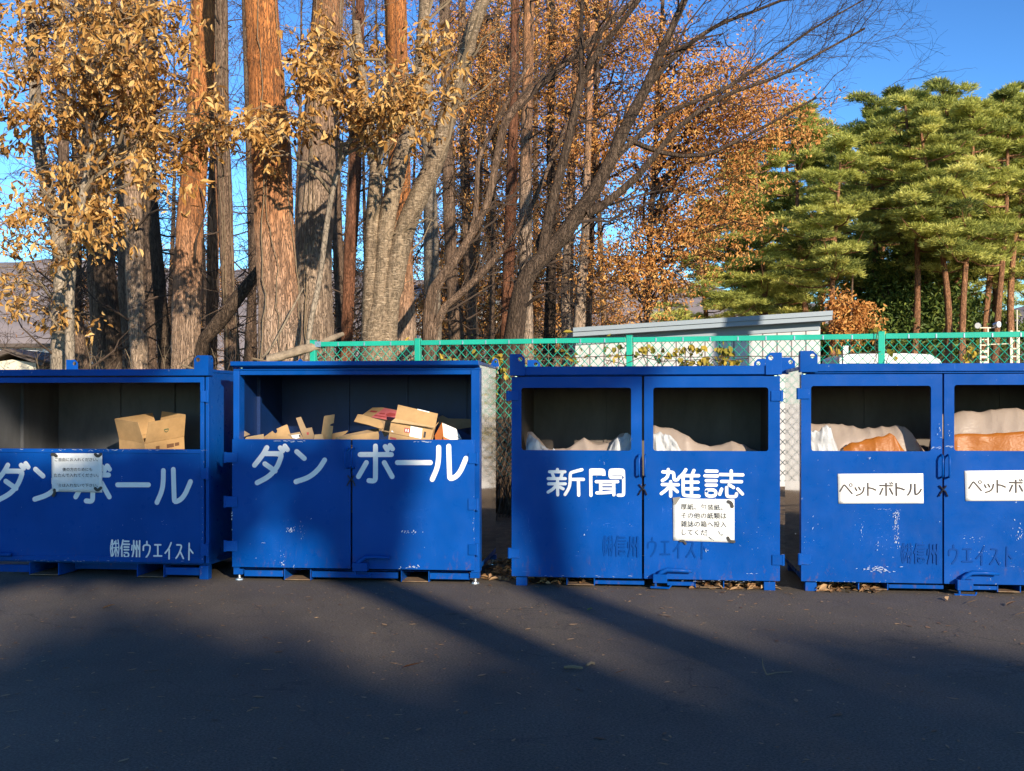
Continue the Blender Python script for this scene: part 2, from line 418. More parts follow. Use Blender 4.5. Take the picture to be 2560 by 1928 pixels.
def bark_mat(name, lo, hi, vert=10., sc_=8., grad=None, bands=False, st=.9):
    m = mat(name, lo, .9, spec=.2); k = NT(m); v = k.coords((vert, vert, 1.), jitter=True)
    vo = k.n('TexVoronoi', feature='DISTANCE_TO_EDGE'); vo.inputs['Scale'].default_value = sc_ * .55
    wv = k.n('VectorMath', operation='ADD'); k.l(v, wv.inputs[0])
    nz = k.n('TexNoise'); nz.inputs['Scale'].default_value = 3.; k.l(v, nz.inputs['Vector'])
    k.l(nz.outputs['Color'], wv.inputs[1]); k.l(wv.outputs[0], vo.inputs['Vector'])
    crack = k.g(vo.outputs['Distance'], .0, .13); fine = k.noise(v, sc_, 8, .75)
    c = k.mix(k.g(fine, .3, .72), lo, hi)
    if grad:                                          # red pines: the bark itself turns orange and smooth higher up
        z0, z1, g0, g1 = grad
        sep = k.n('SeparateXYZ'); k.l(k.n('TexCoord').outputs['Object'], sep.inputs[0])
        f = k.n('MapRange'); f.inputs['From Min'].default_value = z0; f.inputs['From Max'].default_value = z1; k.l(sep.outputs['Z'], f.inputs['Value'])
        nz2 = k.noise(k.coords((1, 1, .5), jitter=True), 3, 5, .6)
        ff = k.g(k.math('ADD', k.math('MULTIPLY', f.outputs[0], .8), k.math('MULTIPLY', nz2, .4)), .35, .85)
        c = k.mix(ff, c, k.mix(k.g(fine, .3, .72), g0, g1))
    oi = k.n('ObjectInfo'); c = k.mix(1., c, k.ramp(oi.outputs['Random'], [(0, (.84, .82, .82)), (1, (1.12, 1.08, 1.04))]), 'MULTIPLY')
    c = k.mix(k.math('ADD', k.math('MULTIPLY', crack, .75), .25), tuple(x * .30 for x in lo), c)
    fs = k.g(k.noise(k.coords((16, 16, .8), jitter=True), 1.6, 4, .65), .52, .68); c = k.mix(k.math('MULTIPLY', fs, .6), c, tuple(x * .38 for x in lo)); bl = k.g(k.noise(k.coords((1., 1., .35), jitter=True), 2.4, 5, .7), .38, .66); c = k.mix(bl, k.mix(1., c, (.68, .66, .66), 'MULTIPLY'), c)
    h = k.math('SUBTRACT', k.math('ADD', k.math('MULTIPLY', crack, .7), k.math('MULTIPLY', fine, .6)), k.math('MULTIPLY', fs, .8))
    if bands:
        b = k.noise(k.coords((3.2, 3.2, 30), jitter=True), 3.2, 4, .7, .5)
        c = k.mix(k.math('MULTIPLY', k.g(b, .55, .66), .75), c, tuple(min(1, x * 1.7) for x in hi)); h = k.math('ADD', fine, k.math('MULTIPLY', b, .8))
    k.base(c); k.bump(h, st, .03); return m
M['bark_pine'] = bark_mat('red_pine_bark', (.40, .285, .20), (.78, .57, .41), grad=(1.7, 5.2, (.56, .19, .05), (.88, .38, .13)))
M['bark_pine_far'] = bark_mat('far_pine_bark', (.28, .14, .075), (.64, .33, .17), 6., 4.)
M['bark_tan'] = bark_mat('tan_bark', (.40, .30, .22), (.76, .59, .43), grad=(3.6, 7.5, (.50, .24, .10), (.78, .42, .22)))
M['bark_brown'] = bark_mat('brown_bark', (.19, .13, .09), (.42, .29, .20))
M['bark_red'] = bark_mat('reddish_bark', (.20, .09, .05), (.48, .22, .12))
M['bark_dark'] = bark_mat('dark_bark', (.085, .062, .046), (.22, .155, .105), 8., 9.)
M['bark_grey'] = bark_mat('grey_bark', (.27, .225, .17), (.52, .44, .33), 2., 12., st=.4)
M['bark_cherry'] = bark_mat('cherry_bark', (.21, .16, .105), (.42, .325, .22), 2., 12., bands=True, st=.6)
M['twig'] = mat('twig_bark', (.075, .052, .038), .9, spec=.2)
M['twig_pale'] = mat('pale_twig_bark', (.22, .165, .105), .9, spec=.2)
M['twig_dark'] = mat('dark_twig_bark', (.05, .036, .028), .9, spec=.2)
def leaf_mat(name, stops, tr=.3, rough=.6):
    m = mat(name, stops[0][1], rough, spec=.3); k = NT(m); out = m.node_tree.nodes['Material Output']
    a = k.n('Attribute', attribute_name='var'); c = k.ramp(a.outputs['Fac'], stops); k.base(c)
    t = k.n('BsdfTranslucent'); k.l(c, t.inputs[0]); mx = k.n('MixShader'); mx.inputs[0].default_value = tr
    k.l(k.b.outputs[0], mx.inputs[1]); k.l(t.outputs[0], mx.inputs[2]); k.l(mx.outputs[0], out.inputs[0]); return m
M['leaf_tan'] = leaf_mat('withered_oak_leaf', [(0, (.17, .08, .025)), (.3, (.42, .21, .055)), (.7, (.66, .38, .11)), (1, (.80, .54, .22))])
M['leaf_orange'] = leaf_mat('orange_autumn_leaf', [(0, (.36, .14, .04)), (.5, (.66, .30, .08)), (1, (.84, .50, .16))])
M['leaf_rust'] = leaf_mat('rusty_autumn_leaf', [(0, (.24, .09, .03)), (.5, (.42, .17, .05)), (1, (.56, .27, .08))])
M['needle'] = leaf_mat('pine_needles', [(0, (.05, .075, .02)), (.35, (.31, .34, .075)), (.75, (.62, .61, .14)), (1, (.76, .71, .20))], .3)
M['leaf_green'] = leaf_mat('evergreen_leaf', [(0, (.04, .07, .015)), (.6, (.11, .16, .03)), (1, (.22, .26, .05))], .25)
M['leaf_yellow'] = leaf_mat('yellowing_vine_leaf', [(0, (.13, .16, .03)), (.45, (.36, .30, .05)), (1, (.62, .43, .06))], .35)
M['litter'] = leaf_mat('fallen_leaf_litter', [(0, (.13, .065, .03)), (.5, (.30, .17, .08)), (1, (.46, .30, .16))], .1)
M['shed_wall'] = mat('white_shed_siding', (.62, .61, .60), .6)
k = NT(M['shed_wall']); v = k.coords(); k.base(k.mix(k.g(k.noise(k.coords((1, 1, .2)), 6, 6, .7), .35, .8), (.50, .495, .49), (.38, .37, .365))); k.bump(k.noise(k.coords((1, 1, .1)), 90, 2), .1, .005)
M['shed_roof'] = mat('grey_shed_roof', (.19, .24, .28), .5)
M['shed_joint'] = mat('siding_joint', (.16, .15, .15), .8)
M['house_white'] = mat('white_render', (.70, .70, .70), .8)
M['house_cream'] = mat('cream_render', (.68, .62, .48), .8)
M['roof_dark'] = mat('dark_roof', (.10, .075, .06), .7)
M['glass'] = mat('window_glass', (.03, .04, .05), .08)
M['car_white'] = mat('white_car_paint', (.62, .62, .62), .3)
M['tyre'] = mat('tyre_rubber', (.02, .02, .02), .8)
M['cream_metal'] = mat('cream_painted_metal', (.66, .60, .44), .5)
M['lamp_metal'] = mat('lamp_metal', (.5, .5, .5), .3, .7)
M['wood_cut'] = mat('weathered_log', (.30, .235, .165), .9)
k = NT(M['wood_cut']); v = k.coords((1, 1, 1)); k.base(k.ramp(k.noise(v, 9, 7, .7), [(.3, (.12, .085, .055)), (.65, (.36, .28, .19))])); k.bump(k.noise(v, 20, 5), .6, .02)

# ================================================================== SETTING: asphalt, soil, hills
mb = MB(); mb.add([(-300, -300, 0), (300, -300, 0), (300, 11.2, 0), (-300, 11.2, 0)], [(0, 1, 2, 3)])
tag(mb.build('asphalt_ground', M['asphalt']), kind='structure')
ys = [11.2, 11.6, 12, 12.5, 13, 13.6, 14.3, 15, 16, 17, 18, 20, 23, 27, 32, 40, 55, 80, 130, 250, 600]
xs = list(range(-40, 41)); V, Q = [], []
for j, y in enumerate(ys):
    for x in xs:
        f = 1 if y < 60 else y / 60
        V.append((x * f, y, zg(y) + (.0 if y < 11.4 else random.uniform(-.05, .05)) - (.004 if y < 11.3 else 0)))
n = len(xs)
Q = [(j * n + i, j * n + i + 1, (j + 1) * n + i + 1, (j + 1) * n + i) for j in range(len(ys) - 1) for i in range(n - 1)]
tag(link('forest_floor', np_mesh('forest_floor', V, Q, smooth=True), M['soil']), kind='structure')
from mathutils import noise as MN
V = []; nx, ny = 150, 12
for j in range(ny):
    for i in range(nx):
        x = -1300 + 2600 * i / (nx - 1); d = j / (ny - 1)
        y = 560 + 700 * d + .00012 * x * x
        h = (1 - (1 - d) ** 2.0)
        top = 132 + 26 * MN.noise((x * .0035, 3.1, 0)) + 16 * MN.noise((x * .011, 1.7, 4)) - (34 if x > 60 else 0) * min(1, max(0, (x - 60) / 200))
        V.append((x, y, 1 + h * top + 7 * MN.noise((x * .03, y * .02, 7)) * h))
Q = [(j * nx + i, j * nx + i + 1, (j + 1) * nx + i + 1, (j + 1) * nx + i) for j in range(ny - 1) for i in range(nx - 1)]
tag(link('distant_hills', np_mesh('distant_hills', V, Q, smooth=True), M['hill']), kind='structure')

# ================================================================== RECYCLING CONTAINERS
class Bin:
    def __init__(s, x, y, yaw, right=None, left=None):
        s.yaw = R(yaw); s.d = Vector((math.cos(s.yaw), math.sin(s.yaw))); s.n = Vector((-s.d.y, s.d.x))
        g = gpx(x, y); s.O = Vector((g.x, g.y)); s.W = 0
        if right is not None: s.W = s.uz(right, 1300)[0]
        if left is not None:
            s.W = -s.uz(left, 1300)[0]; s.O = s.O - s.d * s.W
    def ray(s, x, y):
        dx, dz = (x - CX) / F, (CY - y) / F
        c = -s.O; D = Vector((dx, 1))
        return Vector((c.dot(s.d), c.dot(s.n), CAMZ)), Vector((D.dot(s.d), D.dot(s.n), dz))
    def uz(s, x, y, w=0.):
        c, d = s.ray(x, y); t = (w - c.y) / d.y; p = c + d * t; return p.x, p.z
    def hit(s, x, y, w0, z0=0., lean=0.):
        """point where the sight line meets the local plane  w = w0 + (z - z0) * tan(lean)"""
        c, d = s.ray(x, y); k = math.tan(R(lean)); t = (w0 + (c.z - z0) * k - c.y) / (d.y - k * d.z); return c + d * t
    def rect(s, Z, x0, y0, x1, y1, w=0.):
        xm, ym = (x0 + x1) / 2, (y0 + y1) / 2
        return s.uz(*Z(x0, ym), w)[0], s.uz(*Z(xm, y1), w)[1], s.uz(*Z(x1, ym), w)[0], s.uz(*Z(xm, y0), w)[1]
    def world(s, u, w, z): p = s.O + s.d * u + s.n * w; return (p.x, p.y, z)
    def root(s, name, **k): s.o = root(name, (s.O.x, s.O.y, 0), s.yaw, **k); return s.o
    def thing(s, name, u, w, z, **k): return root(name, s.world(u, w, z), s.yaw, **k)

def front_plate(mb, u0, z0, u1, z1, holes=(), w=0., t=.03, r=0., mi=0):
    return mb.plate(rrect(u0, u1, z0, z1, r), holes, (0, w, 0), (1, 0, 0), (0, 0, 1), (0, 1, 0), t, mi)

def strokes_obj(b, name, Z, strokes, wd, m, parent, w, thick=0., off=(0, 0, 0), rnd=True):
    """painted letters: every stroke is its own outline, each a hair in front of the one before"""
    mb = MB()
    for i, s in enumerate(strokes):
        pw = wd
        if isinstance(s, dict):
            pw = s.get('w', wd)
            if 'ring' in s:
                cx_, cz_ = b.uz(*Z(*s['ring'])); r1 = b.uz(*Z(s['ring'][0] + s['r'], s['ring'][1]))[0] - cx_
                h = (b.uz(*Z(s['ring'][0] + pw, s['ring'][1]))[0] - cx_)
                o_, i_ = ring((cx_ - off[0], cz_ - off[2]), r1, h)
                mb.plate(o_, [i_], (0, w - off[1] - .00025 * i, 0), t=thick); continue
            s = s['p']
        pts = [b.uz(*Z(*p)) for p in s]; h = b.uz(*Z(s[0][0] + pw, s[0][1]))[0] - pts[0][0]
        pts = [(p[0] - off[0], p[1] - off[2]) for p in pts]
        mb.plate(stroke(pts, h, rnd), (), (0, w - off[1] - .00025 * i, 0), t=thick)
    return mb.build(name, m, parent)

def text_mesh(body, weight=0.):
    cu = bpy.data.curves.new('tmp', 'FONT'); cu.body = body; cu.size = 1.0; cu.offset = weight; cu.resolution_u = 3
    o = bpy.data.objects.new('tmp', cu); COL.objects.link(o)
    dg = bpy.context.evaluated_depsgraph_get(); me = bpy.data.meshes.new_from_object(o.evaluated_get(dg))
    vs = [v.co.copy() for v in me.vertices]; fs = [tuple(p.vertices) for p in me.polygons]
    bpy.data.objects.remove(o); bpy.data.curves.remove(cu); bpy.data.meshes.remove(me)
    return vs, fs
def text_on(mb, body, c00, c10, hgt, w, weight=.012, squeeze=None):
    """lay a line of text between two (u, z) points (left and right ends of its centre line)"""
    vs, fs = text_mesh(body, weight)
    x0, x1 = min(v.x for v in vs), max(v.x for v in vs); y0, y1 = min(v.y for v in vs), max(v.y for v in vs)
    A, B = Vector(c00), Vector(c10); ex = (B - A); L = ex.length; ex /= L; ey = Vector((-ex.y, ex.x)); sx = L / (x1 - x0); sy = hgt / (y1 - y0)
    out = []
    for v in vs:
        p = A + ex * ((v.x - x0) * sx) + ey * ((v.y - (y0 + y1) / 2) * sy); out.append((p.x, w, p.y))
    mb.add(out, fs)

def flecks(b, name, parent, specs, m, w=-.0012):
    """chipped paint: clusters of small ragged scrapes (centre px, spread px, count, size)"""
    rg = random.Random(len(specs) * 31 + int(specs[0][1])); mb = MB(); i = 0
    for Z, x, y, sx, sy, n, sz, asp in specs:
        for _ in range(n):
            qx, qy = x + rg.gauss(0, 1) * sx, y + rg.gauss(0, 1) * sy
            u, z = b.uz(*Z(qx, qy)); s = sz * rg.uniform(.35, 1.2); a = rg.uniform(0, 6.28) if asp == 1 else rg.gauss(0, .25)
            pts = []
            kk = rg.randint(5, 8)
            for j in range(kk):
                t = 2 * math.pi * j / kk; rr = s * rg.uniform(.5, 1)
                q = (rr * math.cos(t) * asp, rr * math.sin(t) / max(asp, 1) * (1 if asp >= 1 else 1 / asp))
                pts.append((u + q[0] * math.cos(a) - q[1] * math.sin(a), z + q[0] * math.sin(a) + q[1] * math.cos(a)))
            mb.plate(pts, (), (0, w - .00012 * i, 0), t=0); i += 1
    return mb.build(name, m, parent)

def hinge(b, rect_, parent, side, w0=-.012, m=None):
    u0, z0, u1, z1 = rect_
    mb = MB(); mb.box(u0, u1, w0, w0 + .011, z0, z1)
    ub = u0 - .006 if side < 0 else u1 + .006
    o = mb.build('hinge', m or M['blue'], parent, bev=.003)
    t = MB(); t.tube([(ub, w0 + .012, z0 - .004), (ub, w0 + .012, z1 + .004)], .015, 10)
    t.build('hinge_barrel', m or M['blue'], o, smooth=False); return o

def handle(u, z0, z1, parent, lean=0., m=None):
    mb = MB(); d = .055
    pts = [(u, .0, z1), (u + lean * .4, -d * .7, z1 - .004), (u + lean, -d, z1 - .025), (u + lean, -d, z0 + .025), (u + lean * .4, -d * .7, z0 + .004), (u, .0, z0)]
    mb.tube(pts, .0085, 8); return mb.build('handle', m or M['blue'], parent, smooth=True)

def chain(u, z, parent, s=.05):
    mb = MB()
    for a, b_ in (((-.030, .040), (.018, -.012)), ((.024, .040), (-.014, -.010)), ((.014, .0), (.034, -.045)), ((-.012, -.005), (-.034, -.045))):
        for k in range(4):
            t0 = k / 4; p = (u + a[0] + (b_[0] - a[0]) * t0, -.012 - .004 * (k % 2), z + a[1] + (b_[1] - a[1]) * t0)
            t1 = (k + 1.1) / 4; q = (u + a[0] + (b_[0] - a[0]) * t1, -.012 - .004 * ((k + 1) % 2), z + a[1] + (b_[1] - a[1]) * t1)
            mb.tube([p, q], .006, 6)
    return mb.build('chain', M['chain'], parent)

def lever(b, Z, box_, arm, parent, rod=None):
    u0, z0, u1, z1 = b.rect(Z, *box_)
    mb = MB(); mb.box(u0, u1, -.075, -.002, z0, z1); mb.box(u0 + .012, u0 + .03, -.06, -.03, z0 - .035, z0)
    o = mb.build('latch_bracket', M['blue'], parent, bev=.004)
    pts = [b.uz(*Z(*p)) for p in arm]; t = MB()
    P = [(p[0], -.05, p[1]) for p in pts]; t.tube(P, [.019, .019, .019, .017, .013, .011][:len(P)] if len(P) <= 6 else .017, 8)
    t.build('lever_arm', M['blue'], o, smooth=True)
    r = MB(); r.tube([(u0 - .02, -.06, z0 - .036), (u1 + .015, -.062, z0 - .04), (u1 + .03, -.04, z0 - .02)], .009, 6); r.build('latch_rod', M['blue'], o)
    return o

def lug(b, parent, u0, u1, w, z0, z1, cut, side, hole, depth=.11):
    """lifting lug: an angle of two plates, each with a bored hole and one clipped corner"""
    wd = u1 - u0; c = cut
    out = [(u0, z0), (u1, z0), (u1, z1), (u0, z1)]
    if side < 0: out = [(u0, z0), (u1, z0), (u1, z1 - c), (u1 - c, z1), (u0, z1)]; hu = u1 - hole
    else: out = [(u0, z0), (u1, z0), (u1, z1), (u0 + c, z1), (u0, z1 - c)]; hu = u0 + hole
    hz = z1 - hole * 1.05
    mb = MB(); mb.plate(out, [circ(hu, hz, .019)], (0, w, 0), t=.012)
    us = u0 if side < 0 else u1 - .012
    so = [(w + .012, z0), (w + depth, z0), (w + depth, z1 - c), (w + depth - c, z1), (w + .012, z1)]
    mb.plate(so, [circ(w + depth - hole, hz, .019)], (us, 0, 0), (0, 1, 0), (0, 0, 1), (1, 0, 0), .012)
    return mb.build('lifting_lug', M['blue'], parent, bev=.002)

def shell(b, parent, u0, u1, w0, w1, z0, z1, side_m, inner_m, zf, ribs=(), top_m=None):
    t = .022
    mb = MB(); mb.box(u0, u0 + t, w0, w1, z0, z1); mb.box(u1 - t, u1, w0, w1, z0, z1); mb.box(u0 + t + .001, u1 - t - .001, w1 - t, w1, z0, z1)
    mb.build('body', side_m, parent, bev=.003)
    mb = MB(); mb.box(u0 - .004, u1 + .004, w0 - .002, w1 + .01, z1 + .001, z1 + .028); mb.build('roof', top_m or side_m, parent, bev=.003)
    mb = MB(); mb.box(u0 + .002, u1 - .002, w0, w1 - .002, z0 - .04, z0 - .002); mb.build('floor', M['blue'], parent)
    e = t + .002
    mb = MB(); mb.box(u0 + e, u0 + e + .004, w0 + .002, w1 - e, z0 + .001, z1 - .002); mb.box(u1 - e - .004, u1 - e, w0 + .002, w1 - e, z0 + .001, z1 - .002)
    mb.box(u0 + e + .005, u1 - e - .005, w1 - e - .006, w1 - e - .001, z0 + .001, z1 - .002); mb.box(u0 + e + .005, u1 - e - .005, w0 + .002, w1 - e - .007, z1 - .008, z1 - .003)
    for w_ in ribs:
        for a in (u0 + e + .0045, u1 - e - .0345): mb.box(a, a + .03, w_, w_ + .05, z0 + .002, z1 - .009)
    for i in range(1, 4):
        x = u0 + (u1 - u0) * (.09 + .27 * i - .04); mb.box(x, x + .022, w1 - e - .022, w1 - e - .0065, z0 + .002, z1 - .009)
    mb.build('inner_lining', inner_m, parent)

def fork_pocket(b, parent, u0, u1, z0, z1, w1, w0=.03):
    mb = MB(); t = .008
    mb.box(u0, u0 + t, w0, w1, z0, z1); mb.box(u1 - t, u1, w0, w1, z0, z1)
    o = mb.build('fork_pocket', M['blue'], parent)
    mb = MB(); mb.box(u0 + t + .001, u1 - t - .001, w0 - .001, w1, z0, z0 + .006); mb.build('pocket_floor', M['rust'], o); return o

# stroke tables of the big letters, measured on enlarged crops of the photograph
DA = [[(338, 674), (314, 718), (258, 788)], [(330, 713), (405, 713), (434, 716), (424, 755), (400, 808), (352, 862), (275, 902)], [(325, 779), (392, 826)], [(425, 675), (441, 695)], [(455, 664), (471, 687)]]
NN = [[(532, 700), (581, 744)], [(527, 895), (612, 868), (675, 815), (713, 754)]]
BO = [[(943, 719), (1146, 719)], [(1043, 664), (1043, 850), (1041, 892), (1000, 888)], [(984, 771), (932, 862)], [(1100, 771), (1151, 862)], [(1106, 667), (1120, 689)], [(1137, 660), (1153, 682)]]
BAR = [[(1185, 771), (1399, 771)]]
RU = [[(1453, 672), (1453, 740), (1444, 806), (1411, 880)], [(1518, 665), (1523, 850), (1527, 882), (1585, 850), (1630, 744)]]
def shift(g, dx, dy, sx=1., x0=0): return [[(x0 + (x - x0) * sx + dx, y + dy) for x, y in s] for s in g]
SHIN = [[(385, 210), (385, 262)], [(210, 262), (550, 262)], [(268, 290), (312, 395)], [(492, 290), (462, 395)], [(180, 413), (560, 413)], [(190, 528), (560, 528)], [(387, 425), (392, 772)], [(360, 560), (290, 645), (180, 712)], [(440, 602), (512, 638)],
        [(928, 215), (720, 268), (668, 290), (668, 470), (650, 610), (555, 765)], [(690, 430), (960, 430)], [(850, 445), (857, 780)]]
BUN = [[(1122, 225), (1122, 300), (1128, 785)], [(1150, 222), (1380, 222), (1415, 240), (1415, 370), (1385, 388), (1150, 388)], [(1140, 304), (1400, 304)],
       [(1820, 388), (1570, 388), (1550, 370), (1550, 240), (1575, 222), (1825, 222), (1850, 240), (1853, 740), (1840, 782), (1730, 780)], [(1560, 304), (1845, 304)],
       [(1245, 480), (1720, 480)], [(1342, 490), (1342, 715)], [(1630, 490), (1634, 770)], {'p': [(1360, 556), (1620, 556)], 'w': 44}, {'p': [(1360, 633), (1620, 633)], 'w': 44}, [(1258, 728), (1440, 724), (1620, 706)]]
ZATSU = [[(240, 265), (440, 268), (482, 292), (484, 415), (505, 445), (555, 440), (572, 428)], [(360, 212), (358, 320), (325, 400), (230, 455)], [(228, 543), (582, 548)], [(412, 480), (413, 800)], [(392, 575), (310, 668), (205, 745)], [(472, 622), (560, 702)],
         [(748, 215), (690, 310), (600, 388)], [(688, 370), (688, 740), (712, 792), (1040, 800)], [(928, 232), (880, 340)], [(872, 350), (874, 785)], [(705, 348), (1032, 348)], [(705, 492), (1018, 492)], [(705, 638), (1018, 638)]]
SHI = [[(1198, 246), (1435, 250)], [(1170, 350), (1448, 355)], [(1200, 457), (1422, 458)], [(1200, 557), (1420, 558)], [(1205, 690), (1205, 660), (1410, 660), (1410, 800), (1205, 800), (1205, 700)],
       [(1510, 322), (2008, 330)], [(1752, 240), (1752, 462)], [(1538, 475), (1978, 481)], [(1540, 642), (1496, 760)], [(1650, 610), (1650, 770), (1672, 812), (1830, 815), (1862, 790), (1868, 748)], [(1706, 552), (1800, 608)], [(1895, 640), (2000, 752)]]
KABU = [{'p': [(172, 188), (135, 380), (165, 590)], 'w': 24}, {'p': [(315, 185), (342, 380), (310, 595)], 'w': 24}, {'p': [(162, 292), (218, 270)], 'w': 24}, {'p': [(190, 190), (186, 580)], 'w': 26}, {'p': [(183, 330), (150, 430)], 'w': 22},
        {'p': [(242, 222), (218, 292)], 'w': 22}, {'p': [(232, 268), (318, 266)], 'w': 24}, {'p': [(215, 368), (328, 355)], 'w': 24}, {'p': [(268, 200), (268, 580)], 'w': 26}, {'p': [(255, 385), (210, 540)], 'w': 24}, {'p': [(282, 385), (315, 500)], 'w': 24}]
SHINA = [[(434, 192), (412, 300), (384, 380)], [(406, 345), (408, 592)], [(466, 216), (566, 218)], [(442, 286), (584, 288)], [(462, 350), (566, 352)], [(462, 412), (566, 412)], [(465, 500), (465, 478), (564, 478), (564, 578), (465, 578), (465, 505)]]
SHU = [{'p': [(645, 312), (637, 418)], 'w': 30}, [(683, 204), (685, 430), (645, 600)], {'p': [(706, 312), (726, 400)], 'w': 28}, [(752, 216), (748, 582)], {'p': [(776, 312), (796, 400)], 'w': 28}, [(820, 206), (818, 608)]]
WEIST = [[(988, 222), (988, 290)], [(906, 422), (906, 300), (1062, 302), (1060, 400), (1030, 505), (966, 594)], [(1172, 298), (1308, 298)], [(1240, 310), (1240, 545)], [(1152, 553), (1328, 554)], [(1548, 250), (1500, 375), (1410, 488)], [(1504, 400), (1500, 620)],
         [(1682, 298), (1792, 300), (1770, 400), (1715, 530), (1660, 605)], [(1758, 455), (1830, 610)], [(1965, 260), (1958, 640)], [(1976, 392), (2050, 488)]]
PET = [[(182, 535), (268, 392), (290, 390), (460, 590)], {'ring': (428, 393), 'r': 34, 'w': 20}, [(530, 455), (566, 520)], [(612, 440), (650, 505)], [(735, 445), (718, 540), (655, 605), (560, 630)], [(822, 352), (826, 630)], [(842, 455), (930, 472), (1005, 508)],
       [(1100, 402), (1385, 410)], [(1242, 350), (1246, 630)], [(1166, 465), (1104, 605)], [(1325, 470), (1395, 600)], {'p': [(1325, 336), (1348, 372)], 'w': 20}, {'p': [(1370, 328), (1392, 368)], 'w': 20}, [(1475, 352), (1482, 632)], [(1492, 450), (1580, 468), (1660, 500)],
       [(1815, 372), (1812, 520), (1746, 620)], [(1905, 372), (1908, 600), (1945, 615), (2015, 560), (2050, 490)]]
ZA = zoom(1350, 1150, .11302); ZB = zoom(1630, 1150, .11302); ZC = zoom(2080, 1170, .10850); ZH = zoom(260, 1330, .10850)
ZF = zoom(1660, 1230, .09042); ZG = zoom(120, 1120, .07205)

B1 = Bin(521, 1449.6, -7.0, left=-44)
B2 = Bin(583, 1451, -6.0, right=1199)
B3 = Bin(1279, 1464.5, -7.3, right=1950)
B4 = Bin(2003, 1478.3, -6.6, right=2726)
DEPTH = 1.27
GB = 'blue recycling containers standing in a row'

# ---------------------------------------------------------------- container 1 (cut by the left edge): one wide hinged front
b = B1; P = b.root('recycling_container', label='blue recycling container at the left end, in shade, a white notice over its letters', cat='recycling container', group=GB)
W_ = b.W; ztop = b.uz(*Z1(700, 165))[1]; zb = b.uz(*Z1(700, 1418))[1]
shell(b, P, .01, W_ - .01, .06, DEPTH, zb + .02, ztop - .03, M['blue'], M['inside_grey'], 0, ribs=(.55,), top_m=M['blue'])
u1 = b.uz(*Z1(1326, 900))[0]; zd1 = b.uz(*Z1(700, 217))[1]
hu0, hz0, hu1, hz1 = .06, b.uz(*Z1(700, 684))[1], b.uz(*Z1(1302, 450))[0], b.uz(*Z1(700, 252))[1]
mb = MB(); front_plate(mb, .0, zb, u1, zd1, [[(hu0, hz0), (hu1, hz0), (hu1, hz1), (hu0, hz1)],
   [(hu0, zb + .045), (hu1, zb + .045), (hu1, hz0 - .035), (hu0, hz0 - .035)]], t=.045)
D1 = mb.build('door', M['blue'], P, bev=.003)
mb = MB(); mb.box(hu0 - .004, hu1 + .004, .008, .02, zb + .04, hz0 - .03); mb.build('door_panel', M['blue'], D1)
for y0, y1 in ((305, 378), (808, 880), (1300, 1378)):
    u0_, z0_, u1_, z1_ = b.rect(Z1, 1308, y0, 1352, y1)
    hinge(b, (u0_, z0_, u0_ + .05, z1_), D1, 1)
mb = MB(); mb.box(u1 + .012, W_, .012, .058, zb - .0, zd1); mb.build('corner_post', M['blue'], P, bev=.003)
mb = MB(); mb.box(0.0, W_ - .075, -.012, .09, zd1 + .012, ztop); mb.box(W_ - .074, W_, .0, .09, zd1 + .012, ztop - .004); mb.build('top_beam', M['blue'], P, bev=.004)
lug(b, P, b.uz(*Z1(1268, 130))[0], b.uz(*Z1(1362, 130))[0], -.02, b.uz(*Z1(1300, 205))[1], b.uz(*Z1(1300, 75))[1], .03, 1, .035)
lug(b, P, b.uz(*Z1(430, 130), DEPTH - .1)[0], b.uz(*Z1(505, 130), DEPTH - .1)[0], DEPTH - .1, ztop - .02, b.uz(*Z1(470, 103), DEPTH - .1)[1], .03, -1, .035)
lug(b, P, W_ - .11, W_, DEPTH - .02, ztop - .02, ztop + .10, .03, 1, .035)
strokes_obj(b, 'lettering', Z1, shift(DA, -290, 115) + shift(NN, -303, 116) + shift(BO, -441, 134) + shift(BAR, -421, 146, .94, 1185) + shift(RU, -391, 152), 31, M['white'], D1, .0065, off=(0, 0, 0))
strokes_obj(b, 'company_name', ZH, KABU + SHINA + SHU + WEIST, 36, M['white'], D1, .0065)
lever(b, Z1, (-220, 1380, -120, 1440), [(-180, 1390), (-150, 1368), (-60, 1364), (92, 1366)], D1)
zbm = b.uz(*Z1(700, 1500))[1]
for x0, x1 in ((178, 372), (880, 1060)):
    u0_ = b.uz(*Z1(x0, 1480))[0]; u1_ = b.uz(*Z1(x1, 1480))[0]; fork_pocket(b, P, u0_, u1_, zbm - .02, zb - .022, DEPTH - .05)
mb = MB(); mb.box(.12, b.uz(*Z1(176, 1480))[0], .04, .08, zbm, zb - .045); mb.box(b.uz(*Z1(1062, 1480))[0], W_ - .07, .04, .08, zbm, zb - .045); mb.box(b.uz(*Z1(374, 1480))[0], b.uz(*Z1(878, 1480))[0], .3, .34, zbm, zb - .045)
mb.build('skid_beam', M['blue'], P, bev=.003)
for u_ in (.0, W_ - .085):
    for w_ in (.01, DEPTH - .1):
        mb = MB(); mb.box(u_, u_ + .08, w_, w_ + .08, .0, zb - .021); mb.build('foot', M['blue'], P, bev=.003)
flecks(b, 'scuff_marks', D1, [(Z1, 700, 690, 330, 3, 40, .006, 3), (Z1, 450, 1412, 300, 3, 26, .005, 3), (Z1, 1320, 1000, 5, 250, 18, .004, 1), (Z1, 1100, 1150, 90, 15, 6, .004, 3), (Z1, 790, 875, 3, 12, 3, .005, 1)], M['chip'], w=-.001)

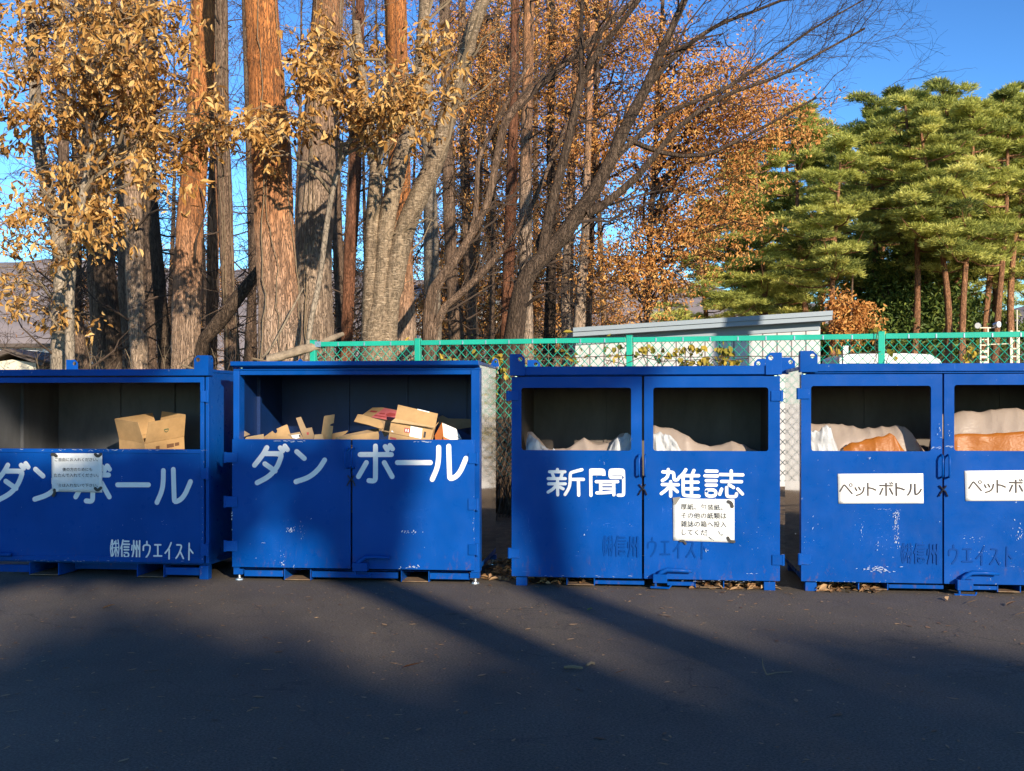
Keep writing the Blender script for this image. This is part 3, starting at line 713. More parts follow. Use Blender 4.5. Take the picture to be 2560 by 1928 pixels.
# ---------------------------------------------------------------- container 2: wide open top, two low doors
b = B2; P = b.root('recycling_container', label='blue recycling container heaped with cardboard above two low doors, bright steel side', cat='recycling container', group=GB)
W_ = b.W; ztop = b.uz(*Z2(900, 113))[1]
zdt = b.uz(*Z2(900, 621))[1]; zdb = b.uz(*Z2(900, 1460))[1]; zop = b.uz(*Z2(900, 200))[1]; zr = b.uz(*Z2(900, 170))[1]; zov = b.uz(*Z2(900, 156))[1]
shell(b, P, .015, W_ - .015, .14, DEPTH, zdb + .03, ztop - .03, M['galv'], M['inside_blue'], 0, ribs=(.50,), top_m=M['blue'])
ul, ur = b.uz(*Z2(151, 600))[0], b.uz(*Z2(1660, 600))[0]
mb = MB(); mb.box(.0, ul, .0, .135, zdb - .02, zr - .001); mb.box(ur, W_, .0, .135, zdb - .02, zr - .001)
mb.box(.0, W_, .003, .135, zr, zov); mb.box(ul + .001, ur - .001, .012, .10, zop, zr - .002)
mb.build('front_frame', M['blue_worn'], P, bev=.003)
mb = MB()
mb.add([(0, -.075, ztop), (W_, -.075, ztop), (W_, .14, ztop), (0, .14, ztop), (0, -.075, zov + .02), (W_, -.075, zov + .02), (W_, .0, zov + .003), (0, .0, zov + .003)], [(0, 1, 2, 3), (4, 5, 1, 0), (7, 6, 5, 4), (3, 7, 4, 0), (5, 6, 2, 1), (2, 6, 7, 3)])
mb.build('roof_visor', M['blue'], P, bev=.004)
doors = []
for i, (x0, x1) in enumerate(((108, 881), (892, 1686))):
    u0_, u1_ = b.uz(*Z2(x0, 1000))[0], b.uz(*Z2(x1, 1000))[0]
    mb = MB(); front_plate(mb, max(u0_, .0), zdb, u1_, zdt, w=-.028, t=.026)
    D = mb.build('door', M['blue_worn'], P, bev=.003); doors.append((D, u0_, u1_))
    mb = MB(); mb.box(u0_ + .03, u1_ - .03, .0005, .03, zdb + .05, zdt - .01); mb.build('door_rib', M['inside_blue'], D)
Dl, Dr = doors[0][0], doors[1][0]
b_shift = lambda x, y: Z2(x, y)
for y0, y1 in ((705, 770), (990, 1060), (1278, 1345)): hinge(b, b.rect(Z2, 72, y0, 148, y1), Dl, -1, -.040)
for y0, y1 in ((708, 778), (1005, 1078), (1300, 1370)): hinge(b, b.rect(Z2, 1645, y0, 1698, y1), Dr, 1, -.040)
u_, z1_ = b.uz(*Z2(868, 678)); z0_ = b.uz(*Z2(868, 806))[1]
h1 = handle(u_, z0_, z1_, Dl, -.02); h1.location.y = -.028
u_ = b.uz(*Z2(905, 678))[0]; h2 = handle(u_, z0_, z1_, Dr, -.012); h2.location.y = -.028
c = chain(*b.uz(*Z2(886, 885)), Dl); c.location.y = -.028
strokes_obj(b, 'lettering', Z2, DA + NN, 32, M['white'], Dl, -.0295); strokes_obj(b, 'lettering', Z2, BO + BAR + RU, 32, M['white'], Dr, -.0295)
def zmap(Zs, sx, sy, x0, y0, X0, Y0): return lambda x, y: (X0 + (x - x0) * .1085 * sx, Y0 + (y - y0) * .1085 * sy)
lv = lever(b, Z2, (905, 1415, 1000, 1470), [(925, 1440), (942, 1412), (985, 1380), (1040, 1378), (1142, 1385)], Dr); lv.location.y = -.028
flecks(b, 'scuff_marks', Dl, [(Z2, 500, 1210, 16, 8, 22, .007, .6), (Z2, 490, 632, 60, 2, 14, .008, 3), (Z2, 440, 1430, 8, 8, 9, .007, 1), (Z2, 515, 1446, 4, 4, 4, .005, 1), (Z2, 115, 1120, 3, 120, 16, .006, 1), (Z2, 565, 1220, 8, 30, 10, .003, .5), (Z2, 440, 1390, 16, 26, 8, .003, .5), (Z2, 630, 1134, 3, 3, 2, .004, 1), (Z2, 320, 1290, 12, 2, 5, .004, 3)], M['chip'], w=-.0295)
flecks(b, 'scuff_marks', Dr, [(Z2, 1265, 1218, 28, 8, 22, .006, .7), (Z2, 1360, 636, 26, 2, 14, .008, 3), (Z2, 1280, 1450, 22, 4, 12, .007, 2), (Z2, 1203, 1455, 4, 6, 5, .007, 1), (Z2, 1680, 1200, 4, 120, 14, .004, 1), (Z2, 1320, 1440, 5, 4, 4, .006, 1)], M['chip'], w=-.0295)
zb0, zb1 = b.uz(*Z2(900, 1530))[1], b.uz(*Z2(900, 1487))[1]
pk = []
for x0, x1 in ((436, 612), (1199, 1384)):
    u0_, u1_ = b.uz(*Z2(x0, 1500))[0], b.uz(*Z2(x1, 1500))[0]; pk.append((u0_, u1_)); fork_pocket(b, P, u0_, u1_, zb0 - .02, zdb - .012, DEPTH - .05)
mb = MB()
for a, c_ in ((.085, pk[0][0] - .012), (pk[0][1] + .004, pk[1][0] - .03), (pk[1][1] + .003, W_ - .09)): mb.box(a, c_, .035, .07, zb0 + .005, zb1)
mb.box(.085, W_ - .085, .06, .11, zb1 + .008, zdb - .022)
mb.build('skid_beam', M['blue'], P, bev=.003)
for u_ in (.0, W_ - .082):
    for w_ in (.005, DEPTH - .1):
        mb = MB(); mb.box(u_, u_ + .08, w_, w_ + .08, .05, zdb - .021); o = mb.build('foot', M['blue'], P, bev=.003)
        mb = MB(); mb.tube([(u_ + .04, w_ + .04, .012), (u_ + .04, w_ + .04, .055)], .012, 8); mb.tube([(u_ + .04, w_ + .04, .0), (u_ + .04, w_ + .04, .012), (u_ + .04, w_ + .04, .02)], [.036, .034, .016], 10); mb.build('levelling_screw', M['steel'], o)
for u_ in (.19, W_ - .06):
    mb = MB(); s_ = -1 if u_ < 1 else 1
    mb.plate([(u_, ztop - .01), (u_ + .09, ztop - .01), (u_ + .075, ztop + .055), (u_ + .05, ztop + .072), (u_ + .03, ztop + .05)], [circ(u_ + .055, ztop + .035, .014, 8)], (0, DEPTH - .1, 0), t=.012); mb.build('lifting_lug', M['blue'], P)

# ---------------------------------------------------------------- containers 3 and 4: two full-height doors with windows
def two_door(b, Z, label, px_, hinges, glyph, side_m=M['galv'], windows=()):
    P = b.root('recycling_container', label=label, cat='recycling container', group=GB)
    W_ = b.W; g = px_
    ztop, zbm = b.uz(*Z(g['mid'], g['beam0']))[1], b.uz(*Z(g['mid'], g['beam1']))[1]
    zd1, zd0 = b.uz(*Z(g['mid'], g['door0']))[1], b.uz(*Z(g['mid'], g['door1']))[1]
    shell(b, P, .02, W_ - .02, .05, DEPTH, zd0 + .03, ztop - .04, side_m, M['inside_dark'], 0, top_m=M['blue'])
    ug0, ug1 = b.uz(*Z(g['gap'][0], g['gy']))[0], b.uz(*Z(g['gap'][1], g['gy']))[0]
    ds = []
    for (a, c_), win in zip(((0., ug0), (ug1, W_)), windows):
        wu0, wz0, wu1, wz1 = win
        mb = MB(); front_plate(mb, a, zd0, c_, zd1, [rrect(wu0, wu1, wz0, wz1, .022)], t=.032, r=.006)
        ds.append(mb.build('door', M[g['paint']], P, bev=.003))
    Dl, Dr = ds
    mb = MB(); mb.box(.01, W_ - .01, -.014, .045, zbm, ztop); mb.box(.01, W_ - .01, .006, .045, zd1 + .006, zbm - .001); mb.build('top_beam', M[g['paint']], P, bev=.004)
    mb = MB(); mb.box(.002, .02, .034, .12, zd0 + .01, zd1); mb.box(W_ - .02, W_ - .002, .034, .12, zd0 + .01, zd1); mb.build('corner_post', M['blue'], P)
    zl0 = zbm - .004
    lw = g['lugw']
    for s_, ua, ub in ((-1, -.012, lw), (1, W_ - lw, W_ + .012)):
        lug(b, P, ua, ub, -.032, zl0, b.uz(*Z(g['mid'], g['lug']))[1], .035, s_, .04)
        lug(b, P, ua if s_ < 0 else ub - .12, ua + .12 if s_ < 0 else ub, DEPTH - .02, ztop - .05, b.uz(*Z(g['mid'], g['lug']))[1] + .0, .035, s_, .04)
    for r_, s_ in hinges:
        D = Dl if s_ < 0 else Dr; hinge(b, r_, D, s_)
    zh0, zh1 = b.uz(*Z(g['mid'], g['hz'][1]))[1], b.uz(*Z(g['mid'], g['hz'][0]))[1]
    handle(b.uz(*Z(g['hx'][0], g['gy']))[0], zh0, zh1, Dl, .0); handle(b.uz(*Z(g['hx'][1], g['gy']))[0], zh0, zh1, Dr, .0)
    chain(*b.uz(*Z(g['ch'][0], g['ch'][1])), Dl)
    lever(b, Z, g['lev'], g['arm'], Dr)
    z0_, z1_ = b.uz(*Z(g['mid'], g['sk'][1]))[1], b.uz(*Z(g['mid'], g['sk'][0]))[1]
    for x0, x1 in g['pockets']:
        fork_pocket(b, P, b.uz(*Z(x0, g['sk'][0]))[0], b.uz(*Z(x1, g['sk'][0]))[0], max(.012, z0_ - .015), zd0 - .012, DEPTH - .05)
    mb = MB()
    for x0, x1 in g['beams']: mb.box(b.uz(*Z(x0, g['sk'][0]))[0], b.uz(*Z(x1, g['sk'][0]))[0], .03, .07, z0_, min(z1_, zd0 - .012))
    mb.box(.1, W_ - .1, .5, .55, .012, zd0 - .012)
    mb.build('skid_beam', M['blue'], P, bev=.003)
    for u_ in (.035, W_ - .125):
        for w_ in (.02, DEPTH - .11):
            mb = MB(); mb.box(u_, u_ + .09, w_, w_ + .09, .0, zd0 - .011); mb.build('foot', M['blue'], P, bev=.003)
    return P, Dl, Dr

b = B3
P3, Dl3, Dr3 = two_door(b, Z3, 'blue recycling container lettered in white for newspapers and magazines, white bags in its windows',
    dict(mid=1000, beam0=145, beam1=200, door0=211, door1=1527, gap=(975, 990), gy=850, paint='blue', lugw=.115, lug=62, hz=(722, 860), hx=(957, 996), ch=(980, 945),
         lev=(1048, 1492, 1140, 1548), arm=[(1075, 1505), (1105, 1478), (1140, 1464), (1210, 1468), (1302, 1474)], sk=(1548, 1572),
         pockets=((482, 668), (1320, 1512)), beams=((668, 990), (1140, 1318))),
    [(b.rect(Z3, 108, 308, 176, 368), -1), (b.rect(Z3, 118, 1330, 180, 1392), -1), (b.rect(Z3, 1815, 305, 1878, 372), 1), (b.rect(Z3, 1822, 1372, 1888, 1438), 1)],
    None, windows=(b.rect(Z3, 190, 285, 905, 693), b.rect(Z3, 1049, 283, 1798, 697)))
strokes_obj(b, 'lettering', ZA, SHIN + BUN, 70, M['white'], Dl3, -.0015); strokes_obj(b, 'lettering', ZB, ZATSU + SHI, 72, M['white'], Dr3, -.0015)
G1 = lambda x, y: (1504.7 + (x - 120) * .1085 * 1.18, 1338 + (y - 170) * .1085 * 1.12)
G2 = lambda x, y: (1618 + (x - 890) * .1085 * 1.18, 1342 + (y - 200) * .1085 * 1.14)
strokes_obj(b, 'painted_over_name', G1, KABU + SHINA + SHU, 34, M['ghost'], Dl3, -.004, thick=.004); strokes_obj(b, 'painted_over_name', G2, WEIST, 34, M['ghost'], Dr3, -.004, thick=.004)
flecks(b, 'scuff_marks', Dl3, [(Z3, 900, 620, 40, 5, 8, .003, 3), (Z3, 600, 1245, 4, 3, 3, .004, 1), (Z3, 400, 1200, 200, 100, 14, .002, 1), (Z3, 560, 1510, 200, 3, 16, .004, 3)], M['chip'])
flecks(b, 'scuff_marks', Dr3, [(Z3, 1690, 1495, 22, 1.5, 6, .004, 3), (Z3, 1500, 1543, 180, 3, 20, .004, 3), (Z3, 1640, 1200, 120, 160, 16, .0025, 1), (Z3, 1390, 1340, 10, 16, 8, .005, 1)], M['chip'])

b = B4
P4, Dl4, Dr4 = two_door(b, Z4, 'scratched blue recycling container at the right end, white hand-lettered boards on its doors',
    dict(mid=900, beam0=259, beam1=306, door0=322, door1=1566, gap=(1085, 1096), gy=800, paint='blue_worn', lugw=.125, lug=182, hz=(802, 935), hx=(1078, 1118), ch=(1088, 1015),
         lev=(1160, 1540, 1255, 1602), arm=[(1180, 1560), (1205, 1525), (1250, 1500), (1320, 1500), (1412, 1506)], sk=(1580, 1602),
         pockets=((588, 768), (1418, 1560)), beams=((770, 1098), (1255, 1416))),
    [(b.rect(Z4, 232, 408, 296, 470), -1), (b.rect(Z4, 240, 1392, 300, 1455), -1)],
    None, windows=(b.rect(Z4, 304, 392, 1018, 781), (b.uz(*Z4(1156, 580))[0], b.uz(*Z4(1400, 780))[1], b.W - .115, b.uz(*Z4(1400, 386))[1])))
for zz in (1.60, .3): hinge(b, (b.W - .075, zz - .035, b.W, zz + .035), Dr4, 1)
G3 = lambda x, y: (2250.8 + (x - 120) * .1085 * 1.22, 1357 + (y - 170) * .1085 * 1.1)
G4 = lambda x, y: (2370.5 + (x - 890) * .1085 * 1.26, 1361 + (y - 200) * .1085 * 1.12)
strokes_obj(b, 'painted_over_name', G3, KABU + SHINA + SHU, 34, M['ghost'], Dl4, -.004, thick=.004); strokes_obj(b, 'painted_over_name', G4, WEIST, 34, M['ghost'], Dr4, -.004, thick=.004)
flecks(b, 'scuff_marks', Dl4, [(Z4, 815, 1230, 8, 60, 60, .0055, .5), (Z4, 805, 1160, 14, 12, 20, .005, 1), (Z4, 690, 1480, 45, 10, 40, .007, 2.5), (Z4, 730, 1125, 24, 3, 12, .004, 3), (Z4, 605, 1250, 6, 26, 10, .004, .4), (Z4, 700, 1345, 6, 12, 7, .005, .6), (Z4, 645, 825, 8, 4, 5, .004, 2), (Z4, 1065, 650, 8, 30, 9, .004, .6), (Z4, 1050, 760, 16, 3, 7, .005, 3),
      (Z4, 315, 1245, 4, 6, 4, .005, 1), (Z4, 266, 1290, 3, 26, 7, .003, .5), (Z4, 600, 1200, 230, 180, 34, .002, 1), (Z4, 1066, 1200, 3, 3, 2, .005, 1), (Z4, 500, 1555, 200, 2, 14, .004, 3)], M['chip'])
flecks(b, 'scuff_marks', Dr4, [(Z4, 1280, 1300, 40, 16, 16, .0035, 2), (Z4, 1130, 752, 18, 2, 8, .005, 3), (Z4, 1130, 650, 8, 30, 8, .004, .6), (Z4, 1545, 1250, 14, 60, 22, .005, .6), (Z4, 1380, 1420, 60, 30, 18, .0025, 1), (Z4, 1520, 1465, 14, 1.5, 4, .004, 3)], M['chip'])

# ---------------------------------------------------------------- notices and boards
def notice(b, Z, corners, w, name, label, cat, group=None, m=None, sag=.0):
    pts = [b.uz(*Z(*p)) for p in corners]; u0 = sum(p[0] for p in pts) / 4; z0 = sum(p[1] for p in pts) / 4
    T = b.thing(name, u0, w, z0, label=label, cat=cat, group=group)
    A, B_, C_, D_ = [Vector((p[0] - u0, p[1] - z0)) for p in pts]; nx, nz = 14, 10; mb = MB(); vs = []
    for j in range(nz + 1):
        for i in range(nx + 1):
            s, t = i / nx, j / nz; p = (A * (1 - s) + B_ * s) * (1 - t) + (D_ * (1 - s) + C_ * s) * t
            wv = -.0035 - sag * abs(MN.noise((s * 2.2 + w, t * 2.1, u0))) * 2.2
            vs.append((p.x, wv, p.y))
    fs = [(j * (nx + 1) + i, (j + 1) * (nx + 1) + i, (j + 1) * (nx + 1) + i + 1, j * (nx + 1) + i + 1) for j in range(nz) for i in range(nx)]
    mb.add(vs, fs); sh = mb.build('sheet', m or M['paper'], T, smooth=True)
    sd = sh.modifiers.new('thickness', 'SOLIDIFY'); sd.thickness = .0012; sd.offset = -1
    return T, (u0, w, z0)
def notice_text(b, Z, T, off, lines, wd):
    mb = MB()
    for body, x0, x1, y0, y1, h in lines:
        a = b.uz(*Z(x0, y0)); c_ = b.uz(*Z(x1, y1)); hh = b.uz(*Z(x0, y0 - h / 2))[1] - b.uz(*Z(x0, y0 + h / 2))[1]
        text_on(mb, body, (a[0] - off[0], a[1] - off[2]), (c_[0] - off[0], c_[1] - off[2]), hh, wd, .005)
    return mb.build('printed_text', M['ink'], T)

T1, off = notice(B1, Z1, [(338, 711), (668, 712), (668, 967), (341, 960)], -.004, 'paper_notice', 'white printed notice held by dark magnets over the letters of the shaded left container', 'notice', sag=.002)
notice_text(B1, ZG, T1, off, [('ご自由にお入れください。', 265, 1755, 402, 402, 122), ('後の方のためにも', 530, 1558, 742, 742, 124), ('たたんで入れてください。', 238, 1780, 945, 945, 128), ('ゴミは入れないで下さい。', 262, 1755, 1288, 1292, 120)], -.0098)
for i, q in enumerate(([(165, 225), (240, 215), (315, 280)], [(1670, 220), (1755, 300), (1855, 215)], [(1665, 1400), (1750, 1480), (1855, 1385)], [(255, 1455), (265, 1550), (210, 1650)])):
    strokes_obj(B1, 'magnet', ZG, [q], 95, M['magnet'], T1, -.0165, thick=.006, off=off)
mb = MB()
q = [B1.uz(*ZG(x, y)) for x, y in ((145, 1040), (330, 1075), (365, 1280), (440, 1470), (310, 1520), (150, 1240))]
mb.plate([(p[0] - off[0], p[1] - off[2]) for p in q], (), (0, -.0108, 0), t=0); mb.build('torn_fold', M['paper'], T1)

T3, off = notice(B3, ZF, [(245, 168), (1945, 205), (1945, 1398), (255, 1340)], -.003, 'paper_notice', 'torn white notice with dark magnets below the white letters of the right-hand door', 'notice', sag=.002)
notice_text(B3, ZF, T3, off, [('厚紙、包装紙、', 465, 1622, 405, 425, 160), ('その他の紙類は', 478, 1725, 645, 660, 165), ('雑誌の箱へ投入', 470, 1728, 875, 895, 172), ('してください。', 495, 1625, 1105, 1130, 160)], -.0088)
strokes_obj(B3, 'magnet', ZF, [[(1775, 265), (1860, 300), (1885, 400)]], 90, M['magnet'], T3, -.015, thick=.006, off=off)
strokes_obj(B3, 'magnet', ZF, [[(1765, 1265), (1815, 1360), (1935, 1370)]], 80, M['magnet'], T3, -.015, thick=.006, off=off)
strokes_obj(B3, 'magnet', ZF, [[(450, 1352), (545, 1345), (600, 1425)]], 60, M['magnet'], T3, -.015, thick=.006, off=off)
mb = MB(); q = [B3.uz(*ZF(x, y)) for x, y in ((238, 158), (462, 132), (420, 210), (330, 340), (270, 355))]
mb.plate([(p[0] - off[0], p[1] - off[2]) for p in q], (), (0, -.0105, 0), t=.002); mb.build('tape_corner', M['tape'], T3)
mb = MB(); q = [B3.uz(*ZF(x, y)) for x, y in ((1175, 1120), (1200, 1010), (1330, 985), (1470, 1005), (1500, 1140), (1430, 1290), (1330, 1330), (1250, 1250), (1180, 1215))]
mb.plate([(p[0] - off[0], p[1] - off[2]) for p in q], (), (0, -.0105, 0), t=.0008)
mb.build('torn_patch', M['paper'], T3)
q = [B3.uz(*ZF(x, y)) for x, y in ((1255, 1235), (1320, 1275), (1400, 1325))]
mb = MB(); mb.tube([(p[0] - off[0], -.013, p[1] - off[2]) for p in q], [.004, .0055, .003], 8); mb.build('torn_curl', M['paper'], T3, smooth=True)

for (Zs, cor, lab, Dn) in ((ZC, [(130, 135), (2096, 126), (2106, 815), (148, 820)], 'white board with hand-written katakana on the door beside the handles, wholly in view', 0),
                           (None, [(2411, 1177), (2627, 1175), (2628, 1252), (2413.5, 1252.5)], 'white board with hand-written katakana, cut off by the right edge of the picture', 1)):
    Zi = Zs or (lambda x, y: (x, y))
    T, off = notice(B4, Zi, cor, -.003, 'sign_board', lab, 'sign', group='white boards on the right-hand container', m=M['board'])
    ZP = Zs or (lambda x, y: (2080 + x * .1085 + 322.5 + (x - 280) * .0015, 1170 + y * .1085 - 7.5))
    strokes_obj(B4, 'written_text', ZP, PET, 34, M['marker'], T, -.0088, off=off)

# ================================================================== CARDBOARD IN CONTAINERS 1 AND 2
GC = 'cardboard thrown into the containers'
def sheet(b, Z, pts, w0, lean, m, name, label=None, t=.006, cat='cardboard', bits=(), turn=0., parent=None):
    """a flat piece of card with its own plane inside the container (leaning back and turned), outline measured on it"""
    P_ = [b.hit(*Z(*p), w0, b.uz(*Z(*pts[0]))[1], lean) for p in pts]
    u_m = sum(p.x for p in P_) / len(P_)
    if turn:
        c0, d0 = None, None; zr = b.uz(*Z(*pts[0]))[1]; out = []
        for p in pts:
            c, d = b.ray(*Z(*p)); kx, kz = math.tan(R(turn)), math.tan(R(lean))
            t_ = (w0 + (c.z - zr) * kz + (c.x - u_m) * kx - c.y) / (d.y - kz * d.z - kx * d.x); out.append(c + d * t_)
        P_ = out
    n = (P_[1] - P_[0]).cross(P_[2] - P_[1])
    for i in range(2, len(P_) - 1):
        n2 = (P_[i] - P_[0]).cross(P_[i + 1] - P_[i])
        if n2.length > n.length: n = n2
    n.normalize()
    if n.y > 0: n = -n
    o0 = sum(P_, Vector()) / len(P_)
    ex = (Vector((1, 0, 0)) - n * n.x).normalized(); ey = n.cross(ex); ey = ey if ey.z > 0 else -ey
    loc = [((p - o0).dot(ex), (p - o0).dot(ey)) for p in P_]
    zlow = min(p.z for p in P_)
    if parent is None:
        T = b.thing(name, o0.x, o0.y, o0.z, label=label, cat=cat, group=GC); T['origin'] = list(o0); par = T
        mb = MB(); mb.plate(loc, (), (0, 0, 0), ex, ey, -n, t); mb.build('panel', m, T)
    else:
        T = None; mb = MB(); mb.plate(loc, (), (0, 0, 0), ex, ey, -n, t); par = mb.build(name, m, parent); par.location = o0 - Vector(parent['origin'])
        if label: par['label'] = label
    for nm, mm, q, k in bits:                          # printed patches, labels
        out = []
        for p in q:
            c, d = b.ray(*Z(*p)); t_ = (o0 - c).dot(n) / d.dot(n); h = c + d * t_ - o0; out.append((h.dot(ex), h.dot(ey)))
        mb = MB(); mb.plate(out, (), n * (.0012 + .0006 * k), ex, ey, -n, 0); mb.build(nm, mm, par)
    return T or parent

def carton(b, u, w, z, yaw, L, Wd, H, flaps, label, m='card', tilt=(0, 0), name='cardboard_box', t=.005, group=GC, extra=None):
    """open carton standing on its floor; flaps = {side: (angle from vertical outward, length)}"""
    T = b.thing(name, u, w, z, label=label, cat='cardboard box', group=group)
    T.rotation_euler = (R(tilt[0]), R(tilt[1]), b.yaw + R(yaw))
    mb = MB(); mb.box(-L / 2, L / 2, -Wd / 2, Wd / 2, 0, t)
    mb.box(-L / 2, L / 2, -Wd / 2, -Wd / 2 + t, t + .0005, H); mb.box(-L / 2, L / 2, Wd / 2 - t, Wd / 2, t + .0005, H)
    mb.box(-L / 2, -L / 2 + t, -Wd / 2 + t + .0005, Wd / 2 - t - .0005, t + .0005, H); mb.box(L / 2 - t, L / 2, -Wd / 2 + t + .0005, Wd / 2 - t - .0005, t + .0005, H)
    mb.build('box_body', M[m], T)
    for side, (ang, ln) in flaps.items():
        a = R(ang); s_, c_ = math.sin(a) * ln, math.cos(a) * ln; mb = MB()
        ox, oy, ix = {'f': (0, -1, L), 'b': (0, 1, L), 'l': (-1, 0, Wd), 'r': (1, 0, Wd)}[side]
        cx_, cy_ = ox * L / 2, oy * Wd / 2; tx, ty = (1, 0) if ox == 0 else (0, 1); h = ix / 2 - .004
        p = [Vector((cx_ - tx * h, cy_ - ty * h, H + .001)), Vector((cx_ + tx * h, cy_ + ty * h, H + .001))]
        up = Vector((ox * s_, oy * s_, c_)); q = [p[0], p[1], p[1] + up - Vector((tx, ty, 0)) * .012, p[0] + up + Vector((tx, ty, 0)) * .012]
        nn = (q[1] - q[0]).cross(up).normalized() * t
        mb.add([v for v in q] + [v + nn for v in q], [(0, 1, 2, 3), (7, 6, 5, 4), (0, 4, 5, 1), (1, 5, 6, 2), (2, 6, 7, 3), (3, 7, 4, 0)]); mb.build('flap', M[m], T)
    if extra: extra(T, L, Wd, H)
    return T

# container 1: a loaded pile level with the sill, one open carton on it
b = B1
zs = b.uz(*Z1(900, 690))[1]
h = b.hit(*Z1(944, 684), .34)
def marks(T, L, Wd, H):
    mb = MB(); mb.plate(circ(.02, H * .55, .028, 16), [circ(.02, H * .55, .023, 16)], (0, -Wd / 2 - .001, 0), t=0)
    for i in range(2): mb.plate(rrect(.0, .04, H * .55 - .008 + .009 * i, H * .55 - .003 + .009 * i), (), (0, -Wd / 2 - .001, 0), t=0)
    mb.build('green_stamp', M['green_ink'], T)
def marks1(T, L, Wd, H):
    mb = MB(); y = -Wd / 2 - .001
    for x0, x1, z0, z1 in ((.02, .10, .04, .075), (.11, .16, .045, .075), (-.10, -.06, .03, .075)): mb.plate(rrect(x0, x1, z0, z1), (), (0, y, 0), t=0)
    mb.build('printed_marks', M['brown_ink'], T)
    mb = MB(); mb.plate(circ(.0, H + .10, .026, 16), [circ(0, H + .10, .021, 16)], (0, y - .030, 0), t=0); mb.plate(rrect(-.02, .02, H + .096, H + .106), (), (0, y - .030, 0), t=0); mb.build('green_stamp', M['green_ink'], T)
carton(b, h.x - .04, .58, zs - .03, 62, .44, .36, .12, {'f': (14, .20), 'l': (14, .20), 'b': (18, .19), 'r': (10, .20)}, 'opened cardboard box with flaps up, alone in the shaded left container', extra=marks1, tilt=(5, -7))
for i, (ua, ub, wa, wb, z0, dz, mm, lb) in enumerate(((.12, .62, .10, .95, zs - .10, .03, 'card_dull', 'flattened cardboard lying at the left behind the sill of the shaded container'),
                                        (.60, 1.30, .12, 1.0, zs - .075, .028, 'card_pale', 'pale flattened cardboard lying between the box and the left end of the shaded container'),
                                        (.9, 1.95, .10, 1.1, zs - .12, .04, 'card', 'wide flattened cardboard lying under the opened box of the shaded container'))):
    T = b.thing('cardboard_sheet', (ua + ub) / 2, (wa + wb) / 2, z0, label=lb, cat='cardboard', group=GC)
    mb = MB(); a, c_ = (ub - ua) / 2, (wb - wa) / 2; mb.box(-a, a, -c_, c_, 0, dz); o = mb.build('panel', M[mm], T); T.rotation_euler = (R(2 * (i - 1)), R(1.5 - i), b.yaw + R(4 - 5 * i))
mb = MB(); 
for i in range(9): mb.box(.08 + .01 * (i % 3), B1.W - .1 - .02 * (i % 2), .09, DEPTH - .06 - .03 * (i % 2), zs - .13 - .05 * (i + 1), zs - .13 - .05 * i - .004)
T = B1.root('cardboard_stack', label='stack of folded cardboard filling the shaded left container up to its sill', cat='cardboard', group=GC)
mb.build('folded_boards', M['card_dull'], T)

# container 2
b = B2; Z7 = zoom(580, 1000, .14467); Z8 = zoom(860, 1000, .14467)
sheet(b, Z7, [(520, 690), (520, 660), (700, 535), (728, 568), (752, 578), (778, 560), (782, 530), (768, 500), (940, 425), (958, 432), (1040, 690)], .16, 12, M['card'], 'cardboard_flap', 'brown cardboard flap with a round notch, leaning at the left of the heap')
sheet(b, Z7, [(215, 690), (250, 640), (545, 590), (560, 690)], .13, 30, M['card_pale'], 'cardboard_flap', 'low pale cardboard edge at the left end of the heap')
sheet(b, Z7, [(140, 690), (165, 570), (208, 530), (315, 595), (200, 640), (195, 690)], .12, 8, M['card_dull'], 'cardboard_scrap', 'small grey cardboard corner in the far left of the heap')
sheet(b, Z7, [(500, 695), (760, 640), (960, 600), (1060, 690)], .10, 10, M['card'], 'cardboard_strip', 'thin cardboard strip below the notched flap at the sill')
sheet(b, Z7, [(1040, 700), (970, 590), (1170, 552), (1230, 660), (1225, 700)], .12, 25, M['card_dull'], 'cardboard_box_end', 'small box end with a white label beside the L-shaped card', bits=[('white_label', M['label'], [(1022, 612), (1165, 595), (1190, 640), (1110, 675), (1050, 660)], 0), ('printed_marks', M['ink'], [(1150, 610), (1175, 605), (1190, 650), (1160, 640)], 1)])
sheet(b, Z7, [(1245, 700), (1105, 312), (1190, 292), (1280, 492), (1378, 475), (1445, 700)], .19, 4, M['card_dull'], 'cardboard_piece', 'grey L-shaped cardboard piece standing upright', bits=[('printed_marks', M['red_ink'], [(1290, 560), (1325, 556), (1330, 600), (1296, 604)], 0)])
sheet(b, Z7, [(1530, 690), (1590, 290), (1610, 275), (1772, 250), (1755, 400), (1715, 412), (1690, 435), (1705, 450), (1745, 452), (1728, 610), (1715, 690)], .22, 6, M['card'], 'cardboard_tab', 'tall upright cardboard tab with a slot, left of the heap centre')
sheet(b, Z7, [(1410, 690), (1430, 600), (1560, 590), (1590, 690)], .17, 15, M['card_pale'], 'cardboard_strip', 'small pale cardboard piece at the foot of the upright tab')
sheet(b, Z7, [(1620, 690), (1740, 580), (2005, 530), (1960, 580), (1860, 640), (1800, 690)], .30, 35, M['card'], 'cardboard_strip', 'pointed cardboard strip behind the upright tab')
